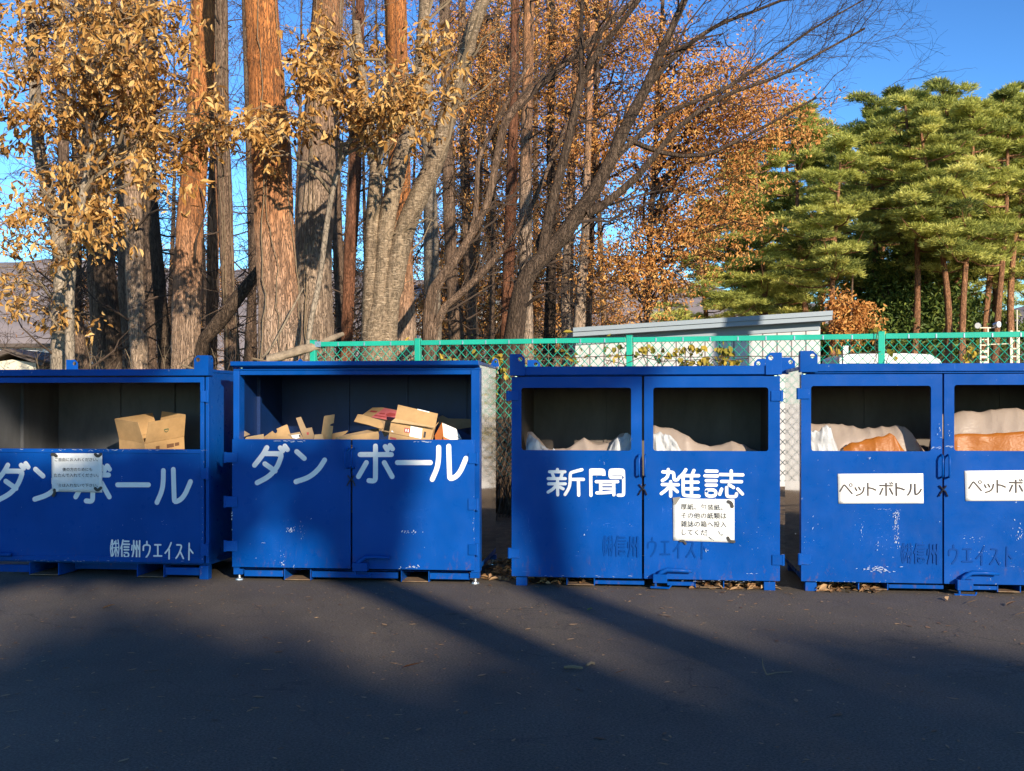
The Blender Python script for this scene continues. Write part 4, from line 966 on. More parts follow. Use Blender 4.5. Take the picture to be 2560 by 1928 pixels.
# large flattened carton gaping to the right
FC = sheet(b, Z8, [(-160, 690), (-130, 655), (590, 545), (605, 600), (600, 690)], .12, 14, M['card'], 'flattened_carton', 'long flattened carton gaping open above the seam of the two doors')
sheet(b, Z8, [(-140, 650), (60, 590), (500, 500), (670, 490), (590, 548), (0, 652)], .32, 60, M['card_dull'], 'inner_face', turn=4, parent=FC)
sheet(b, Z8, [(172, 372), (240, 245), (320, 255), (560, 330), (640, 360), (672, 420), (675, 480), (640, 500), (420, 430)], .34, 30, M['card'], 'curled_lid', t=.012, parent=FC)
PK = sheet(b, Z8, [(310, 262), (490, 132), (680, 130), (930, 180), (900, 330), (780, 350)], .55, 55, M['card'], 'printed_box', 'flat box printed pink lying on top of the heap beside the big carton',
      bits=[('pink_print', M['pink'], [(470, 300), (700, 140), (915, 185), (880, 335), (790, 352)], 0), ('printed_text', M['red_ink'], [(440, 210), (470, 182), (585, 195), (555, 222)], 1), ('printed_text', M['red_ink'], [(605, 245), (625, 225), (712, 232), (700, 258)], 2), ('printed_ring', M['red_ink'], [(720, 265), (740, 240), (800, 225), (890, 240), (885, 282), (800, 292), (745, 285)], 3), ('printed_text', M['red_ink'], [(520, 280), (535, 262), (735, 292), (720, 312)], 4)])
sheet(b, Z8, [(470, 310), (790, 362), (870, 345), (830, 560), (700, 640), (640, 520)], .52, 10, M['card_dull'], 'box_side', parent=PK)
# the big open carton with its lid up
BB = sheet(b, Z8, [(765, 700), (770, 640), (812, 372), (1560, 470), (1500, 690), (1500, 700)], .17, 14, M['card'], 'cardboard_box', 'big tilted cardboard box with lid up, white address label and red print', t=.10, turn=6,
      bits=[('address_label', M['label'], [(1128, 628), (1155, 450), (1355, 495), (1335, 672)], 0), ('red_print', M['red_ink'], [(1040, 560), (1050, 480), (1148, 498), (1140, 575)], 0), ('red_print', M['red_ink'], [(790, 672), (795, 640), (905, 660), (900, 690)], 0),
            ('printed_mark', M['label'], [(1060, 548), (1066, 500), (1082, 503), (1078, 550)], 2), ('printed_mark', M['label'], [(1096, 556), (1104, 507), (1124, 511), (1118, 560)], 2),
            ('barcode_strip', M['ink'], [(1368, 650), (1385, 545), (1420, 553), (1405, 655)], 0), ('fold_line', M['brown_ink'], [(778, 572), (779, 564), (1130, 632), (1129, 640)], 0), ('printed_mark', M['label'], [(815, 552), (828, 520), (860, 562)], 0)])
sheet(b, Z8, [(812, 376), (880, 320), (1580, 466), (1560, 478)], .19, 40, M['card_pale'], 'fold', turn=6, parent=BB)
sheet(b, Z8, [(880, 330), (935, 82), (1270, 160), (1480, 205), (1622, 238), (1578, 468)], .24, 8, M['card'], 'lid', turn=6, parent=BB, bits=[('paper_strip', M['label'], [(1268, 172), (1270, 154), (1478, 203), (1474, 220)], 0)])
sheet(b, Z8, [(1500, 700), (1500, 500), (1580, 470), (1600, 420), (1640, 380), (1580, 470), (1530, 700)], .30, 5, M['card_pale'], 'box_side', turn=50, parent=BB)
PP = sheet(b, Z8, [(1722, 640), (1695, 395), (1935, 498), (2040, 680), (1830, 690)], .26, 20, M['label'], 'paper_parcel', 'white wrapped parcel with an orange side at the right end of the heap', turn=10, bits=[('fold_line', M['tape'], [(1712, 412), (1720, 408), (1852, 580), (1845, 586)], 0), ('fold_line', M['tape'], [(1850, 585), (1852, 578), (2030, 668), (2026, 676)], 1)])
sheet(b, Z8, [(1720, 700), (1716, 632), (1830, 686), (1830, 700)], .20, 10, M['orange_card'], 'parcel_edge', parent=PP)
sheet(b, Z8, [(1580, 700), (1565, 620), (1690, 392), (1715, 630), (1720, 700)], .24, 6, M['orange_card'], 'parcel_side', turn=-30, parent=PP)
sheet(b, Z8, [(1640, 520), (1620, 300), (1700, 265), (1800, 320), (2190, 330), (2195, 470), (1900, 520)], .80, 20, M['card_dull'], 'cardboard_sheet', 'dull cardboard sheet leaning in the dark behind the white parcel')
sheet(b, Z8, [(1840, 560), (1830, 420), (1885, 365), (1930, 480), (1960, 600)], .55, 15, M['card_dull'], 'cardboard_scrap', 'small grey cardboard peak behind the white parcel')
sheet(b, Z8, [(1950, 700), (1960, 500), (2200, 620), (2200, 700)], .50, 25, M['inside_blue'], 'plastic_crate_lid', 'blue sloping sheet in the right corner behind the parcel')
mb = MB(); zs2 = b.uz(*Z2(900, 640))[1]
for i in range(10): mb.box(.06 + .015 * (i % 3), B2.W - .07 - .02 * (i % 2), .16, DEPTH - .06 - .03 * (i % 2), zs2 - .06 - .055 * (i + 1), zs2 - .06 - .055 * i - .005)
T = B2.root('cardboard_stack', label='folded cardboard packed below the heap in the container with the bright steel side', cat='cardboard', group=GC)
mb.build('folded_boards', M['card'], T)

# ================================================================== PLASTIC BAGS IN CONTAINERS 3 AND 4
def bag(b, u0, u1, prof, zb, w0, w1, wc, m, label, name='plastic_bag', seed=0., amp=.05, parts=(), base=.42, nu=110, nw=56):
    """crumpled film: a ridge whose crest follows prof [(u, z)], steep towards the door, sagging away behind"""
    T = b.thing(name, (u0 + u1) / 2, (w0 + w1) / 2, base, label=label, cat='plastic bag', group='plastic bags lining the containers')
    def mk(u0, u1, prof, zb, w0, w1, wc, m, nm, par, seed, amp):
        fq = min(2.6, max(1., .9 / (u1 - u0))); us = [p[0] for p in prof]; zs = [p[1] for p in prof]; V = []
        for j in range(nw + 1):
            for i in range(nu + 1):
                s, t = i / nu, j / nw; u = u0 + (u1 - u0) * s; wv = w0 + (w1 - w0) * t; cr = float(np.interp(u, us, zs))
                if wv < wc: f = 1 - ((wc - wv) / (wc - w0)) ** 1.6
                else: f = 1 - .75 * ((wv - wc) / (w1 - wc)) ** 1.3
                z = zb + (cr - zb) * f
                q = Vector((u * 5.2, wv * 5.2, seed)); r1 = 1 - 2 * abs(MN.noise(q)); q2 = Vector((u * 13 + z * 9, wv * 13, seed + 5)); r2 = 1 - 2 * abs(MN.noise(q2))
                e = min(1., 6 * min(t + .05, 1 - t + .05))
                q3 = Vector((u * 26 - z * 14, wv * 22, seed + 2)); r3 = 1 - 2 * abs(MN.noise(q3))
                g1 = 1 - 2 * abs(MN.noise(Vector((u * 3.1 + wv * 2.2, wv * 4.1 - u * .9, seed + 3)) * fq)); z += (amp * 1.0 * (g1 - .5) + amp * .45 * (1 - 2 * abs(MN.noise(Vector((u * 7 + wv * 3.5, wv * 6 - u * 2.5, seed + 7)) * fq)) - .55) + amp * .15 * (r1 - .55)) * e
                wv += amp * 1.5 * (abs(MN.noise(Vector((u * 2.6 + f * 1.3, f * 2.2 - u, seed + 9)) * fq * 1.4)) + .4 * abs(MN.noise(Vector((u * 6 - f * 2.5, f * 3 + u * 3, seed + 1)))) - .3)
                V.append((u - (b_o[0]), max(wv, w0 * .9) - b_o[1], z - base))
        Q = [(j * (nu + 1) + i, j * (nu + 1) + i + 1, (j + 1) * (nu + 1) + i + 1, (j + 1) * (nu + 1) + i) for j in range(nw) for i in range(nu)]
        return link(nm, np_mesh(nm, V, Q, smooth=True), m, par)
    b_o = ((u0 + u1) / 2, (w0 + w1) / 2)
    mk(u0, u1, prof, zb, w0, w1, wc, m, 'bag_film', T, seed, amp)
    for p in parts: mk(*p[:7], p[7], p[8], T, p[9], p[10])
    return T
def prof(b, Z, pts, w): return [b.uz(*Z(*p), w) for p in pts]
zb3 = B3.uz(*Z3(500, 700))[1]
bag(B3, .10, .98 * B3.W / 2, prof(B3, Z3, [(190, 660), (235, 590), (290, 600), (350, 660), (480, 665), (600, 625), (760, 625), (830, 590), (900, 610), (960, 640)], .30), .45, .055, 1.1, .30, M['film_unlit'], 'crumpled white bag showing in the left window of the newspaper container', seed=1.3, amp=.05,
    parts=[(.10, .40, prof(B3, Z3, [(200, 670), (240, 592), (300, 610), (380, 690)], .2), .45, .05, .5, .2, M['film_lit'], 'lit_bag_rim', 4.4, .05), (.74, 1.0, prof(B3, Z3, [(740, 700), (800, 610), (870, 580), (930, 620)], .2), .45, .05, .5, .2, M['film_lit'], 'lit_bag_rim', 6.1, .05)])
bag(B3, B3.W / 2 + .04, B3.W - .12, prof(B3, Z3, [(1000, 560), (1060, 530), (1130, 545), (1260, 590), (1420, 655), (1490, 665), (1560, 648), (1640, 670), (1700, 700), (1800, 740)], .30), .45, .055, 1.1, .30, M['film_unlit'], 'crumpled white bag sloping down in the right window of the newspaper container', seed=8.2, amp=.035,
    parts=[(B3.W / 2 + .04, B3.W / 2 + .38, prof(B3, Z3, [(1000, 600), (1080, 590), (1180, 620), (1250, 720)], .16), .45, .05, .5, .16, M['film_lit'], 'lit_bag_rim', 2.4, .05)])
bag(B4, .10, .98 * B4.W / 2, prof(B4, Z4, [(290, 612), (350, 612), (480, 632), (570, 650), (640, 655), (700, 640), (810, 614), (860, 635), (910, 690), (970, 750), (1010, 790)], .34), .5, .055, 1.1, .34, M['film_unlit'], 'white bag over an orange one in the left window of the scratched container', seed=3.7, amp=.035,
    parts=[(.36, .86, prof(B4, Z4, [(400, 790), (440, 755), (560, 735), (680, 705), (770, 680), (800, 690), (860, 770), (880, 800)], .17), .5, .06, .55, .17, M['film_orange'], 'orange_liner', 5.5, .022), (.10, .36, prof(B4, Z4, [(300, 650), (340, 640), (420, 655), (440, 720), (470, 790)], .17), .5, .05, .5, .17, M['film_lit'], 'lit_bag_rim', 7.7, .05)])
bag(B4, B4.W / 2 + .05, B4.W - .1, prof(B4, Z4, [(1140, 565), (1180, 555), (1300, 540), (1420, 535), (1530, 532), (1570, 545), (1800, 600), (2000, 640)], .34), .5, .055, 1.1, .34, M['film_unlit'], 'white bag over an orange one in the window at the right edge of the picture', seed=9.1, amp=.03,
    parts=[(B4.W / 2 + .05, B4.W - .12, prof(B4, Z4, [(1140, 690), (1300, 672), (1450, 660), (1600, 655), (2000, 690)], .17), .5, .06, .6, .17, M['film_orange'], 'orange_liner', 3.3, .02)])

# ================================================================== FENCE
def fz(vy, Y): return CAMZ + (CY - vy * VW) / F * Y
FA = vw(677, 0, 12.6); FB = vw(1904, 0, 11.12); FD = Vector((FB.x - FA.x, FB.y - FA.y)); FD.normalize()
def fhit(vx):
    r = (vx * VW - CX) / F; n = Vector((-FD.y, FD.x)); t = Vector((FA.x, FA.y)).dot(n) / (Vector((r, 1)).dot(n)); return (Vector((r * t, t)) - Vector((FA.x, FA.y))).dot(FD)
fang = math.atan2(FD.y, FD.x)
FT = root('chain_link_fence', (FA.x, FA.y, 0), fang, label='green chain-link fence with square posts and a flat top rail behind the containers', cat='fence')
zr1 = fz(739, 12.6); zr0 = zr1 - .052; LEN = 7.6
posts = [fhit(x) for x in (677, 903, 1360, 1904)]; posts.append(posts[-1] + 1.98); posts.append(posts[-1] + 1.98)
for i, p in enumerate(posts):
    mb = MB(); mb.box(p - .03, p + .03, -.03, .03, 0, zr1 + .014); mb.box(p - .033, p + .033, -.033, .033, zr1 + .0145, zr1 + .022); mb.build('post', M['fence'], FT, bev=.004)
mb = MB(); bo = MB()
for a, c_ in zip(posts[:-1], posts[1:]):
    mb.box(a + .035, c_ - .035, -.022, .0, zr0, zr1)
    n = max(3, int((c_ - a) / .245))
    for i in range(1, n):
        x = a + (c_ - a) * i / n; bo.box(x - .006, x + .006, -.028, -.0225, zr0 + .012, zr1 - .01); bo.tube([(x, -.03, zr0 + .008), (x, -.0225, zr0 + .008)], .007, 6)
mb.build('top_rail', M['fence'], FT, bev=.004); bo.build('rail_clips', M['steel'], FT)
mb = MB(); mb.plate(rrect(.03, .10, zr0 - .004, zr1 + .004), [circ(.065, (zr0 + zr1) / 2, .008, 8)], (0, -.030, 0), t=.004); mb.build('end_bracket', M['steel'], FT)
cell = .094; z0, z1 = .75, zr0; Hh = z1 - z0; lines = []
for k_ in np.arange(-int(Hh / cell) - 1, int(LEN / cell) + 1):
    x = k_ * cell
    for s in (1, -1):
        xa, xb = (x, x + Hh * .93) if s > 0 else (x + Hh * .93, x)
        t0, t1 = 0., 1.
        for xx in (0.02, LEN):
            pass
        pa, pb = np.array([xa, .004 * s + .012, z0]), np.array([xb, .004 * s + .012, z1])
        d = pb - pa; lo, hi = sorted(((.02 - pa[0]) / d[0], (LEN - pa[0]) / d[0])); lo, hi = max(lo, 0), min(hi, 1)
        if hi - lo > .03: lines.append((pa + d * lo, pa + d * hi))
Pl = np.array([[a, (a + c_) / 2, c_] for a, c_ in lines]); V, Q = tubes(Pl, np.full(Pl.shape[:2], .0034), 4)
link('wire_mesh', np_mesh('wire_mesh', V, Q), M['fence'], FT)
# climbing vine with yellowing leaves on the fence
def fence_pt(vx, vy, dep=-.04):
    u = fhit(vx); Y = FA.y + FD.y * u; z = fz(vy, Y); p = Vector((FA.x, FA.y)) + FD * u + Vector((FD.y, -FD.x)) * (-dep); return np.array([p.x, p.y, z])
zv = lambda x, y: ((1200 + x / 3.0286) / VW, (400 + y / 3.0286) / VW); zv8 = lambda x, y: ((1860 + x / 2.777) / VW, (350 + y / 2.777) / VW)
cl = [(zv(1080, 1440), 22, 3, 14), (zv(1240, 1440), 28, 3, 22), (zv(1340, 1490), 6, 3, 10), (zv(1410, 1480), 8, 3, 10), (zv(1560, 1430), 46, 3, 36), (zv(1560, 1520), 30, 5, 26), (zv(1700, 1520), 40, 3, 30), (zv(1850, 1440), 22, 3, 34), (zv(1840, 1520), 26, 3, 26), (zv(1950, 1540), 22, 3, 18),
      (zv(1010, 1545), 16, 3, 8), (zv(130, 1490), 30, 3, 16), (zv8(1570, 1450), 34, 3, 13), (zv8(1560, 1520), 12, 2, 5), (zv8(640, 1440), 30, 3, 8), (zv8(1000, 1500), 20, 3, 7), (zv8(930, 1330), 12, 3, 4), ((1060, 780), 30, 8, 14), ((1090, 800), 10, 10, 8), ((960, 772), 24, 6, 12)]
ps, vr = [], []
for (x, y), sx, sy, n in cl:
    for _ in range(n):
        if random.random() < .45: continue
        xx = x + random.gauss(0, 1) * sx / 2.8; yy = y + random.gauss(0, 1) * 7; ps.append(fence_pt(xx, yy, random.uniform(-.05, .03))); vr.append(min(1, max(0, random.gauss(.55 if x < 1780 else .8, .22))))
ps = np.array(ps); n = len(ps); d = unit(RNG.normal(size=(n, 3)) * .6 + np.array([0, 0, -.9])); nr = unit(RNG.normal(size=(n, 3)) * .5 + np.array([.2, -1, .3]))
V, Q = leaf_mesh(ps, d, nr, RNG.uniform(.045, .085, n), RNG.uniform(.045, .075, n), .25, .2)
VT = root('climbing_vine', tuple(FA), 0, label='thin climbing vine with yellow and green leaves tangled in the green fence', cat='vine')
o = link('leaves', np_mesh('vine_leaves', V - np.array(FA), Q, np.repeat(vr, 2)), M['leaf_yellow'], VT)
st = []
for (x, y), sx, sy, nn in cl:
    a = fence_pt(x, y); q = a + np.array([random.uniform(-.15, .15), .02, -.9]); st.append(np.linspace(q, a, 8) + RNG.normal(size=(8, 3)) * .018)
for x0, x1, y in ((1000, 1900, 772), (1300, 1620, 780), (1480, 1560, 790)):
    a, c_ = fence_pt(x0 / 1., y), fence_pt(x1 / 1., y); st.append(np.linspace(a, c_, 8) + RNG.normal(size=(8, 3)) * .02)
V, Q = tubes(np.array(st), np.full((len(st), 8), .004), 4); link('stem', np_mesh('vine_stem', V - np.array(FA), Q), M['twig'], VT)

# ================================================================== SHED
YS = 19.0; zx = lambda x, y: ((1200 + x / 3.0286), (400 + y / 3.0286))
c0 = vw(1243, 0, YS); x0, x1 = c0.x, vw(1772, 0, YS).x; zg0 = .3
def zt(vx, vy): return vw(vx, vy, YS).z
T = root('storage_shed', (x0, YS, 0), 0, label='white sided shed with a sloping grey roof edge behind the fence', cat='shed')
zl, zr_ = zt(1243, 727), zt(1772, 692); L = x1 - x0
mb = MB(); D_ = 3.2
mb.add([(0, 0, zg0 - .3), (L, 0, zg0 - .3), (L, 0, zr_), (0, 0, zl), (0, D_, zg0 - .3), (L, D_, zg0 - .3), (L, D_, zr_), (0, D_, zl)], [(0, 1, 2, 3), (5, 4, 7, 6), (4, 0, 3, 7), (1, 5, 6, 2)])
mb.build('wall', M['shed_wall'], T)
mb = MB(); nj = 17
for i in range(1, nj):
    x = L * i / nj; zt_ = zl + (zr_ - zl) * x / L; mb.box(x - .011, x + .011, -.004, -.0005, zg0 - .3, zt_ - .02)
mb.build('siding_joints', M['shed_joint'], T)
mb = MB(); a, c_ = vw(1238, 0, YS - .3).x - x0, vw(1799, 0, YS - .3).x - x0
def zz(vx, vy): return vw(vx, vy, YS - .3).z
def slab(mb, ya, yb, tl, tr, bl, br): mb.add([(a, ya, bl), (c_, ya, br), (c_, ya, tr), (a, ya, tl), (a, yb, bl), (c_, yb, br), (c_, yb, tr), (a, yb, tl)], [(0, 1, 2, 3), (5, 4, 7, 6), (4, 0, 3, 7), (1, 5, 6, 2), (3, 2, 6, 7), (4, 5, 1, 0)])
slab(mb, -.30, D_ + .3, zz(1238, 708), zz(1799, 671), zz(1238, 717), zz(1799, 681)); slab(mb, -.27, D_ + .27, zz(1238, 717.3), zz(1799, 681.3), zz(1238, 727), zz(1799, 691))
mb.build('roof', M['shed_roof'], T)
mb = MB(); mb.add([(0.01, -.03, zl - .14), (L - .02, -.03, zr_ - .16), (L - .02, -.03, zr_ - .005), (.01, -.03, zl - .005), (0.01, -.001, zl - .14), (L - .02, -.001, zr_ - .16), (L - .02, -.001, zr_ - .005), (.01, -.001, zl - .005)], [(0, 1, 2, 3), (4, 0, 3, 7), (1, 5, 6, 2), (4, 5, 1, 0)])
mb.build('fascia_board', M['shed_roof'], T)

# ================================================================== HOUSES IN THE BACKGROUND
def house(name, label, xa, xb, Y, ztop, roofz, dep, wm, rm, wins=(), gable_front=False):
    g = zg(Y); T = root(name, ((xa + xb) / 2, Y, g), 0, label=label, cat='building'); h = (xb - xa) / 2; zt_, rz_ = ztop - g, roofz - g
    mb = MB(); mb.box(-h, h, 0, dep, -.3, zt_); mb.build('wall', wm, T)
    mb = MB(); e = .35
    if gable_front: v = [(-h - e, -e, zt_ - .1), (0, -e, rz_), (h + e, -e, zt_ - .1), (-h - e, dep + e, zt_ - .1), (0, dep + e, rz_), (h + e, dep + e, zt_ - .1)]; f = [(0, 1, 4, 3), (1, 2, 5, 4)]
    else: v = [(-h - e, -e, zt_ - .05), (h + e, -e, zt_ - .05), (h + e, dep / 2, rz_), (-h - e, dep / 2, rz_), (-h - e, dep + e, zt_ - .05), (h + e, dep + e, zt_ - .05)]; f = [(0, 1, 2, 3), (3, 2, 5, 4)]
    mb.add(v, f); ro = mb.build('roof', rm, T); s = ro.modifiers.new('t', 'SOLIDIFY'); s.thickness = .16; s.offset = 1
    if gable_front: mb = MB(); mb.add([(-h, .0, zt_ + .001), (h, .0, zt_ + .001), (0, .0, rz_ - .2)], [(0, 1, 2)]); mb.build('gable', wm, T); mb = MB(); mb.add([(-h, dep, zt_ + .001), (h, dep, zt_ + .001), (0, dep, rz_ - .2)], [(2, 1, 0)]); mb.build('gable', wm, T)
    for wx, wz, ww, wh in wins:
        mb = MB(); mb.plate(rrect(wx - ww / 2 - .06, wx + ww / 2 + .06, wz - .06, wz + wh + .06), [rrect(wx - ww / 2, wx + ww / 2, wz, wz + wh)], (0, -.05, 0), t=.049); f_ = mb.build('window', M['shed_roof'], T)
        mb = MB(); mb.plate(rrect(wx - ww / 2, wx + ww / 2, wz, wz + wh), (), (0, -.012, 0), t=0); mb.build('pane', M['glass'], f_)
    return T
house('white_building', 'long white building low at the far left behind the trees', px(-260, 0, 52).x, px(128, 0, 52).x, 52, px(0, 866, 52).z, px(0, 858, 52).z, 7, M['house_white'], M['roof_dark'], [(-1.4, .9, 1.2, .8)])
house('cream_outbuilding', 'small cream outbuilding with a dark gable roof at the far left', px(-30, 0, 38).x, px(90, 0, 38).x, 38, px(0, 908, 38).z, px(0, 884, 38).z, 4, M['house_cream'], M['roof_dark'], gable_front=True)
house('white_house', 'two-storey white house glimpsed between the trunks right of the cherry tree', px(1040, 0, 46).x, px(1300, 0, 46).x, 46, px(0, 762, 46).z, px(0, 700, 46).z, 7, M['house_white'], M['shed_roof'], [(-1.2, 2.6, 1.1, 1.0), (1.0, 2.6, 1.3, 1.0), (.3, .8, 1.6, 1.1)])

# ================================================================== VEHICLE, LIGHT STAND, POSTS
def van(px0, px1, ytop, Y):
    a, c_ = px(px0, 0, Y).x, px(px1, 0, Y).x; L = 3.4; sc_ = (c_ - a) / 2.9; zt_ = px(0, ytop, Y).z; g = zt_ - 1.88
    T = root('white_van', ((a + c_) / 2, Y, g), R(2), label='white van whose roof shows through the fence by the right-hand post', cat='van'); h = L / 2
    prof_ = [(-h, .35), (h - .05, .35), (h, .6), (h - .02, .95), (h - .35, 1.05), (h - .75, 1.72), (h - 1.0, 1.85), (h - 1.6, 1.88), (-h + .3, 1.86), (-h + .08, 1.76), (-h, 1.1)]
    mb = MB(); mb.plate(prof_, (), (0, -.72, 0), t=1.44); o = mb.build('body', M['car_white'], T, bev=.05)
    mb = MB()
    for x0, x1, s in ((-h + .2, -.55, 0), (-.45, .35, 0), (.45, h - .85, 1)):
        mb.plate([(x0, 1.12), (x1 + (.25 if s else 0), 1.12), (x1 - (.05 if s else 0), 1.62), (x0, 1.62)], (), (0, -.724, 0), t=.0)
    mb.build('side_windows', M['glass'], T)
    mb = MB(); mb.add([(h - .32, -.62, 1.08), (h - .32, .62, 1.08), (h - .72, .58, 1.70), (h - .72, -.58, 1.70)], [(0, 1, 2, 3)]); mb.build('windscreen', M['glass'], T)
    for x in (-h + .55, h - .6):
        for y in (-.70, .60):
            mb = MB(); mb.tube([(x, y, .29), (x, y + .14, .29)], .29, 20); w_ = mb.build('wheel', M['tyre'], T); mb = MB(); mb.tube([(x, y - .004, .29), (x, y + .05, .29)], .17, 14); mb.build('rim', M['lamp_metal'], w_)
    for y in (-.55, .40): mb = MB(); mb.box(h - .04, h + .012, y, y + .16, .72, .86); mb.build('headlight', M['label'], T)
van(2118, 2345, 886, 30)
YL = 24.0; zl9 = lambda x, y: (2380 + x * .09005, 780 + y * .09005)
pa, pb = px(*zl9(770, 0), YL).x, px(*zl9(1010, 0), YL).x; g = zg(YL); top = px(*zl9(0, 560), YL).z
T = root('floodlight_stand', ((pa + pb) / 2, YL, g), 0, label='cream ladder-like stand with two round lamps on an arm behind the fence', cat='light stand'); h = (pb - pa) / 2
mb = MB(); mb.box(-h, -h + .025, -.02, .02, 0, top - g); mb.box(h - .025, h, -.02, .02, 0, px(*zl9(0, 460), YL).z - g)
mb.build('uprights', M['cream_metal'], T)
for i in range(9): z = top - g - .03 - i * .115; mb = MB(); mb.box(-h + .026, h - .026, -.018, .018, z - (.05 if i > 2 else .02), z); mb.build('rung', M['cream_metal'], T)
za = px(*zl9(0, 455), YL).z - g; mb = MB(); mb.box(-h - .02, h + .05, -.015, .015, za, za + .02); mb.build('arm', M['cream_metal'], T)
for sx, sy, yaw_ in ((735, 385, -40), (1255, 350, 20)):
    q = px(*zl9(sx, sy), YL); x = q.x - (pa + pb) / 2; z = q.z - g; mb = MB(); d = Vector((math.sin(R(yaw_)), -math.cos(R(yaw_)), 0))
    c_ = Vector((x, 0, z)); mb.tube([c_ - d * .10, c_ - d * .03, c_ + d * .04, c_ + d * .05], [.03, .05, .066, .066], 14); mb.tube([(x, 0, z - .06), (x * .6, 0, za + .01)], .008, 6); o = mb.build('lamp', M['lamp_metal'], T)
    mb = MB(); mb.tube([c_ + d * .051, c_ + d * .055], .058, 14); mb.build('lens', M['label'], o)
mb = MB(); q0, q1 = px(*zl9(1010, 905), YL), px(*zl9(1560, 885), YL); mb.tube([(q0.x - (pa + pb) / 2, 0, q0.z - g), (q1.x - (pa + pb) / 2, 0, q1.z - g)], .012, 6); mb.build('side_bar', M['cream_metal'], T)
pa, pb = px(*zl9(1610, 0), YL).x, px(*zl9(1890, 0), YL).x; top = px(*zl9(0, 520), YL).z
T = root('scaffold_ladder', ((pa + pb) / 2, YL, g), 0, label='cream ladder leaning behind the fence at the right edge, beside a thin yellow pole', cat='ladder'); h = (pb - pa) / 2
mb = MB(); mb.box(-h, -h + .05, -.02, .02, 0, top - g); mb.box(h - .05, h - .015, -.02, .02, 0, top - g); mb.build('uprights', M['cream_metal'], T)
for i in range(8): z = top - g - .04 - i * .16; mb = MB(); mb.box(-h + .051, h - .051, -.018, .018, z - .025, z); mb.build('rung', M['cream_metal'], T)
mb = MB(); q0, q1 = px(*zl9(1800, 1400), YL - .4), px(*zl9(1805, -60), YL - .4); mb.tube([(q0.x, q0.y, g), tuple(q1)], .014, 6)
tag(mb.build('marker_pole', M['cream_metal']), 'thin yellow pole standing in front of the cream ladder', 'pole')
q = px(2113, 868, 27.5); mb = MB(); mb.box(q.x - .06, q.x + .06, 27.45, 27.57, zg(27), q.z); mb.box(q.x - .065, q.x + .065, 27.44, 27.58, q.z + .001, q.z + .03)
tag(mb.build('white_post', M['car_white']), 'short white square post behind the fence, left of the van', 'post')
q = px(1664, 712, 70); T = root('utility_pole', (q.x, 70, zg(70)), 0, label='dark utility pole with a crossarm far off, left of the pines', cat='utility pole'); mb = MB(); mb.tube([(0, 0, 0), (0, 0, q.z - zg(70))], [.17, .13], 10); mb.build('pole', M['twig_dark'], T); mb = MB(); mb.box(-.9, .9, -.05, .05, q.z - zg(70) - 1.2, q.z - zg(70) - 1.1); mb.build('crossarm', M['twig_dark'], T)

# ================================================================== THINGS ON THE GROUND
GL = 'fallen leaves and twigs on the asphalt'
def ground_leaf(x, y, L, Wd, ang, m, label, var, name='fallen_leaf', curl=.25):
    p = gpx(x, y); T = np.array([[0, 0, .006]]); d = np.array([[math.cos(R(ang)), math.sin(R(ang)), .05]])
    V, Q = leaf_mesh(T, d, np.array([[0., .2, 1.]]), np.array([L]), np.array([Wd]), .3, -curl); V[:, 2] = np.abs(V[:, 2] - .006) + .006
    o = link(name, np_mesh(name, V, Q, [var, var]), m); o.location = p; tag(o, label, 'leaf', GL); return o
zgA = lambda x, y: (x * .5787, 1400 + y * .5787); zgB = lambda x, y: (1280 + x * .5787, 1400 + y * .5787)
ground_leaf(*zgA(438, 214), .10, .05, 10, M['litter'], 'reddish fallen leaf on the asphalt in front of the shaded left container', .3)
ground_leaf(*zgA(1735, 470), .13, .05, -20, M['leaf_rust'], 'dark curled leaf alone in the shaded middle of the asphalt', .0)
ground_leaf(*zgB(325, 222), .05, .04, 30, M['leaf_green'], 'small pale green scrap in front of the newspaper container', 1.)
ground_leaf(*zgB(1882, 178), .07, .06, 60, M['litter'], 'pale fallen leaf below the lever of the scratched container', 1.)
ground_leaf(*zgB(1958, 192), .10, .04, 0, M['litter'], 'long tan fallen leaf right of the pale one under the scratched container', .9)
ground_leaf(*zgB(2135, 202), .10, .06, 20, M['litter'], 'curled brown fallen leaf near the right edge of the asphalt', .4)
ground_leaf(*zgB(2165, 243), .11, .04, -10, M['litter'], 'flat tan fallen leaf lowest of the four near the right edge', .85)
ground_leaf(*zgB(1558, 148), .12, .05, 5, M['litter'], 'large tan fallen leaf at the foot of the scratched container', .95)
ground_leaf(*zgB(436, 497), .08, .03, 0, M['leaf_rust'], 'dark reddish leaf right of the two sticks', .15)
ground_leaf(*zgA(484, 160), .11, .02, 15, M['litter'], 'narrow tan leaf in front of the left container', .9)
def stick(pts, r, m, label):
    P_ = [gpx(*p) for p in pts]; o0 = P_[0]; mb = MB(); mb.tube([(p - o0 + Vector((0, 0, r + h_))) for p, h_ in zip(P_, (0, .008, .004, 0, 0))], [r * k_ for k_ in (1, 1.1, .9, .6, .4)][:len(P_)], 6); o = mb.build('fallen_twig', m); o.location = o0; tag(o, label, 'twig', GL)
stick([zgB(226, 470), zgB(260, 474), zgB(306, 476)], .009, M['twig_pale'], 'longer pale stick lying in the shade on the middle of the asphalt')
stick([zgB(322, 460), zgB(340, 456), zgB(358, 456)], .008, M['twig_pale'], 'short stick beside the longer pale one on the asphalt')
p0 = gpx(*zgB(1100, 500)); mb = MB(); mb.tube([(0, 0, .006), (-.02, 0, .05), (-.025, 0, .10)], [.004, .003, .002], 5); mb.tube([(0, 0, .006), (.07, .03, .012), (.16, .08, .004)], [.004, .003, .002], 5)
o = mb.build('fallen_twig', M['twig_pale']); o.location = p0; tag(o, 'thin V-shaped twig standing up on the asphalt before the newspaper container', 'twig', GL)
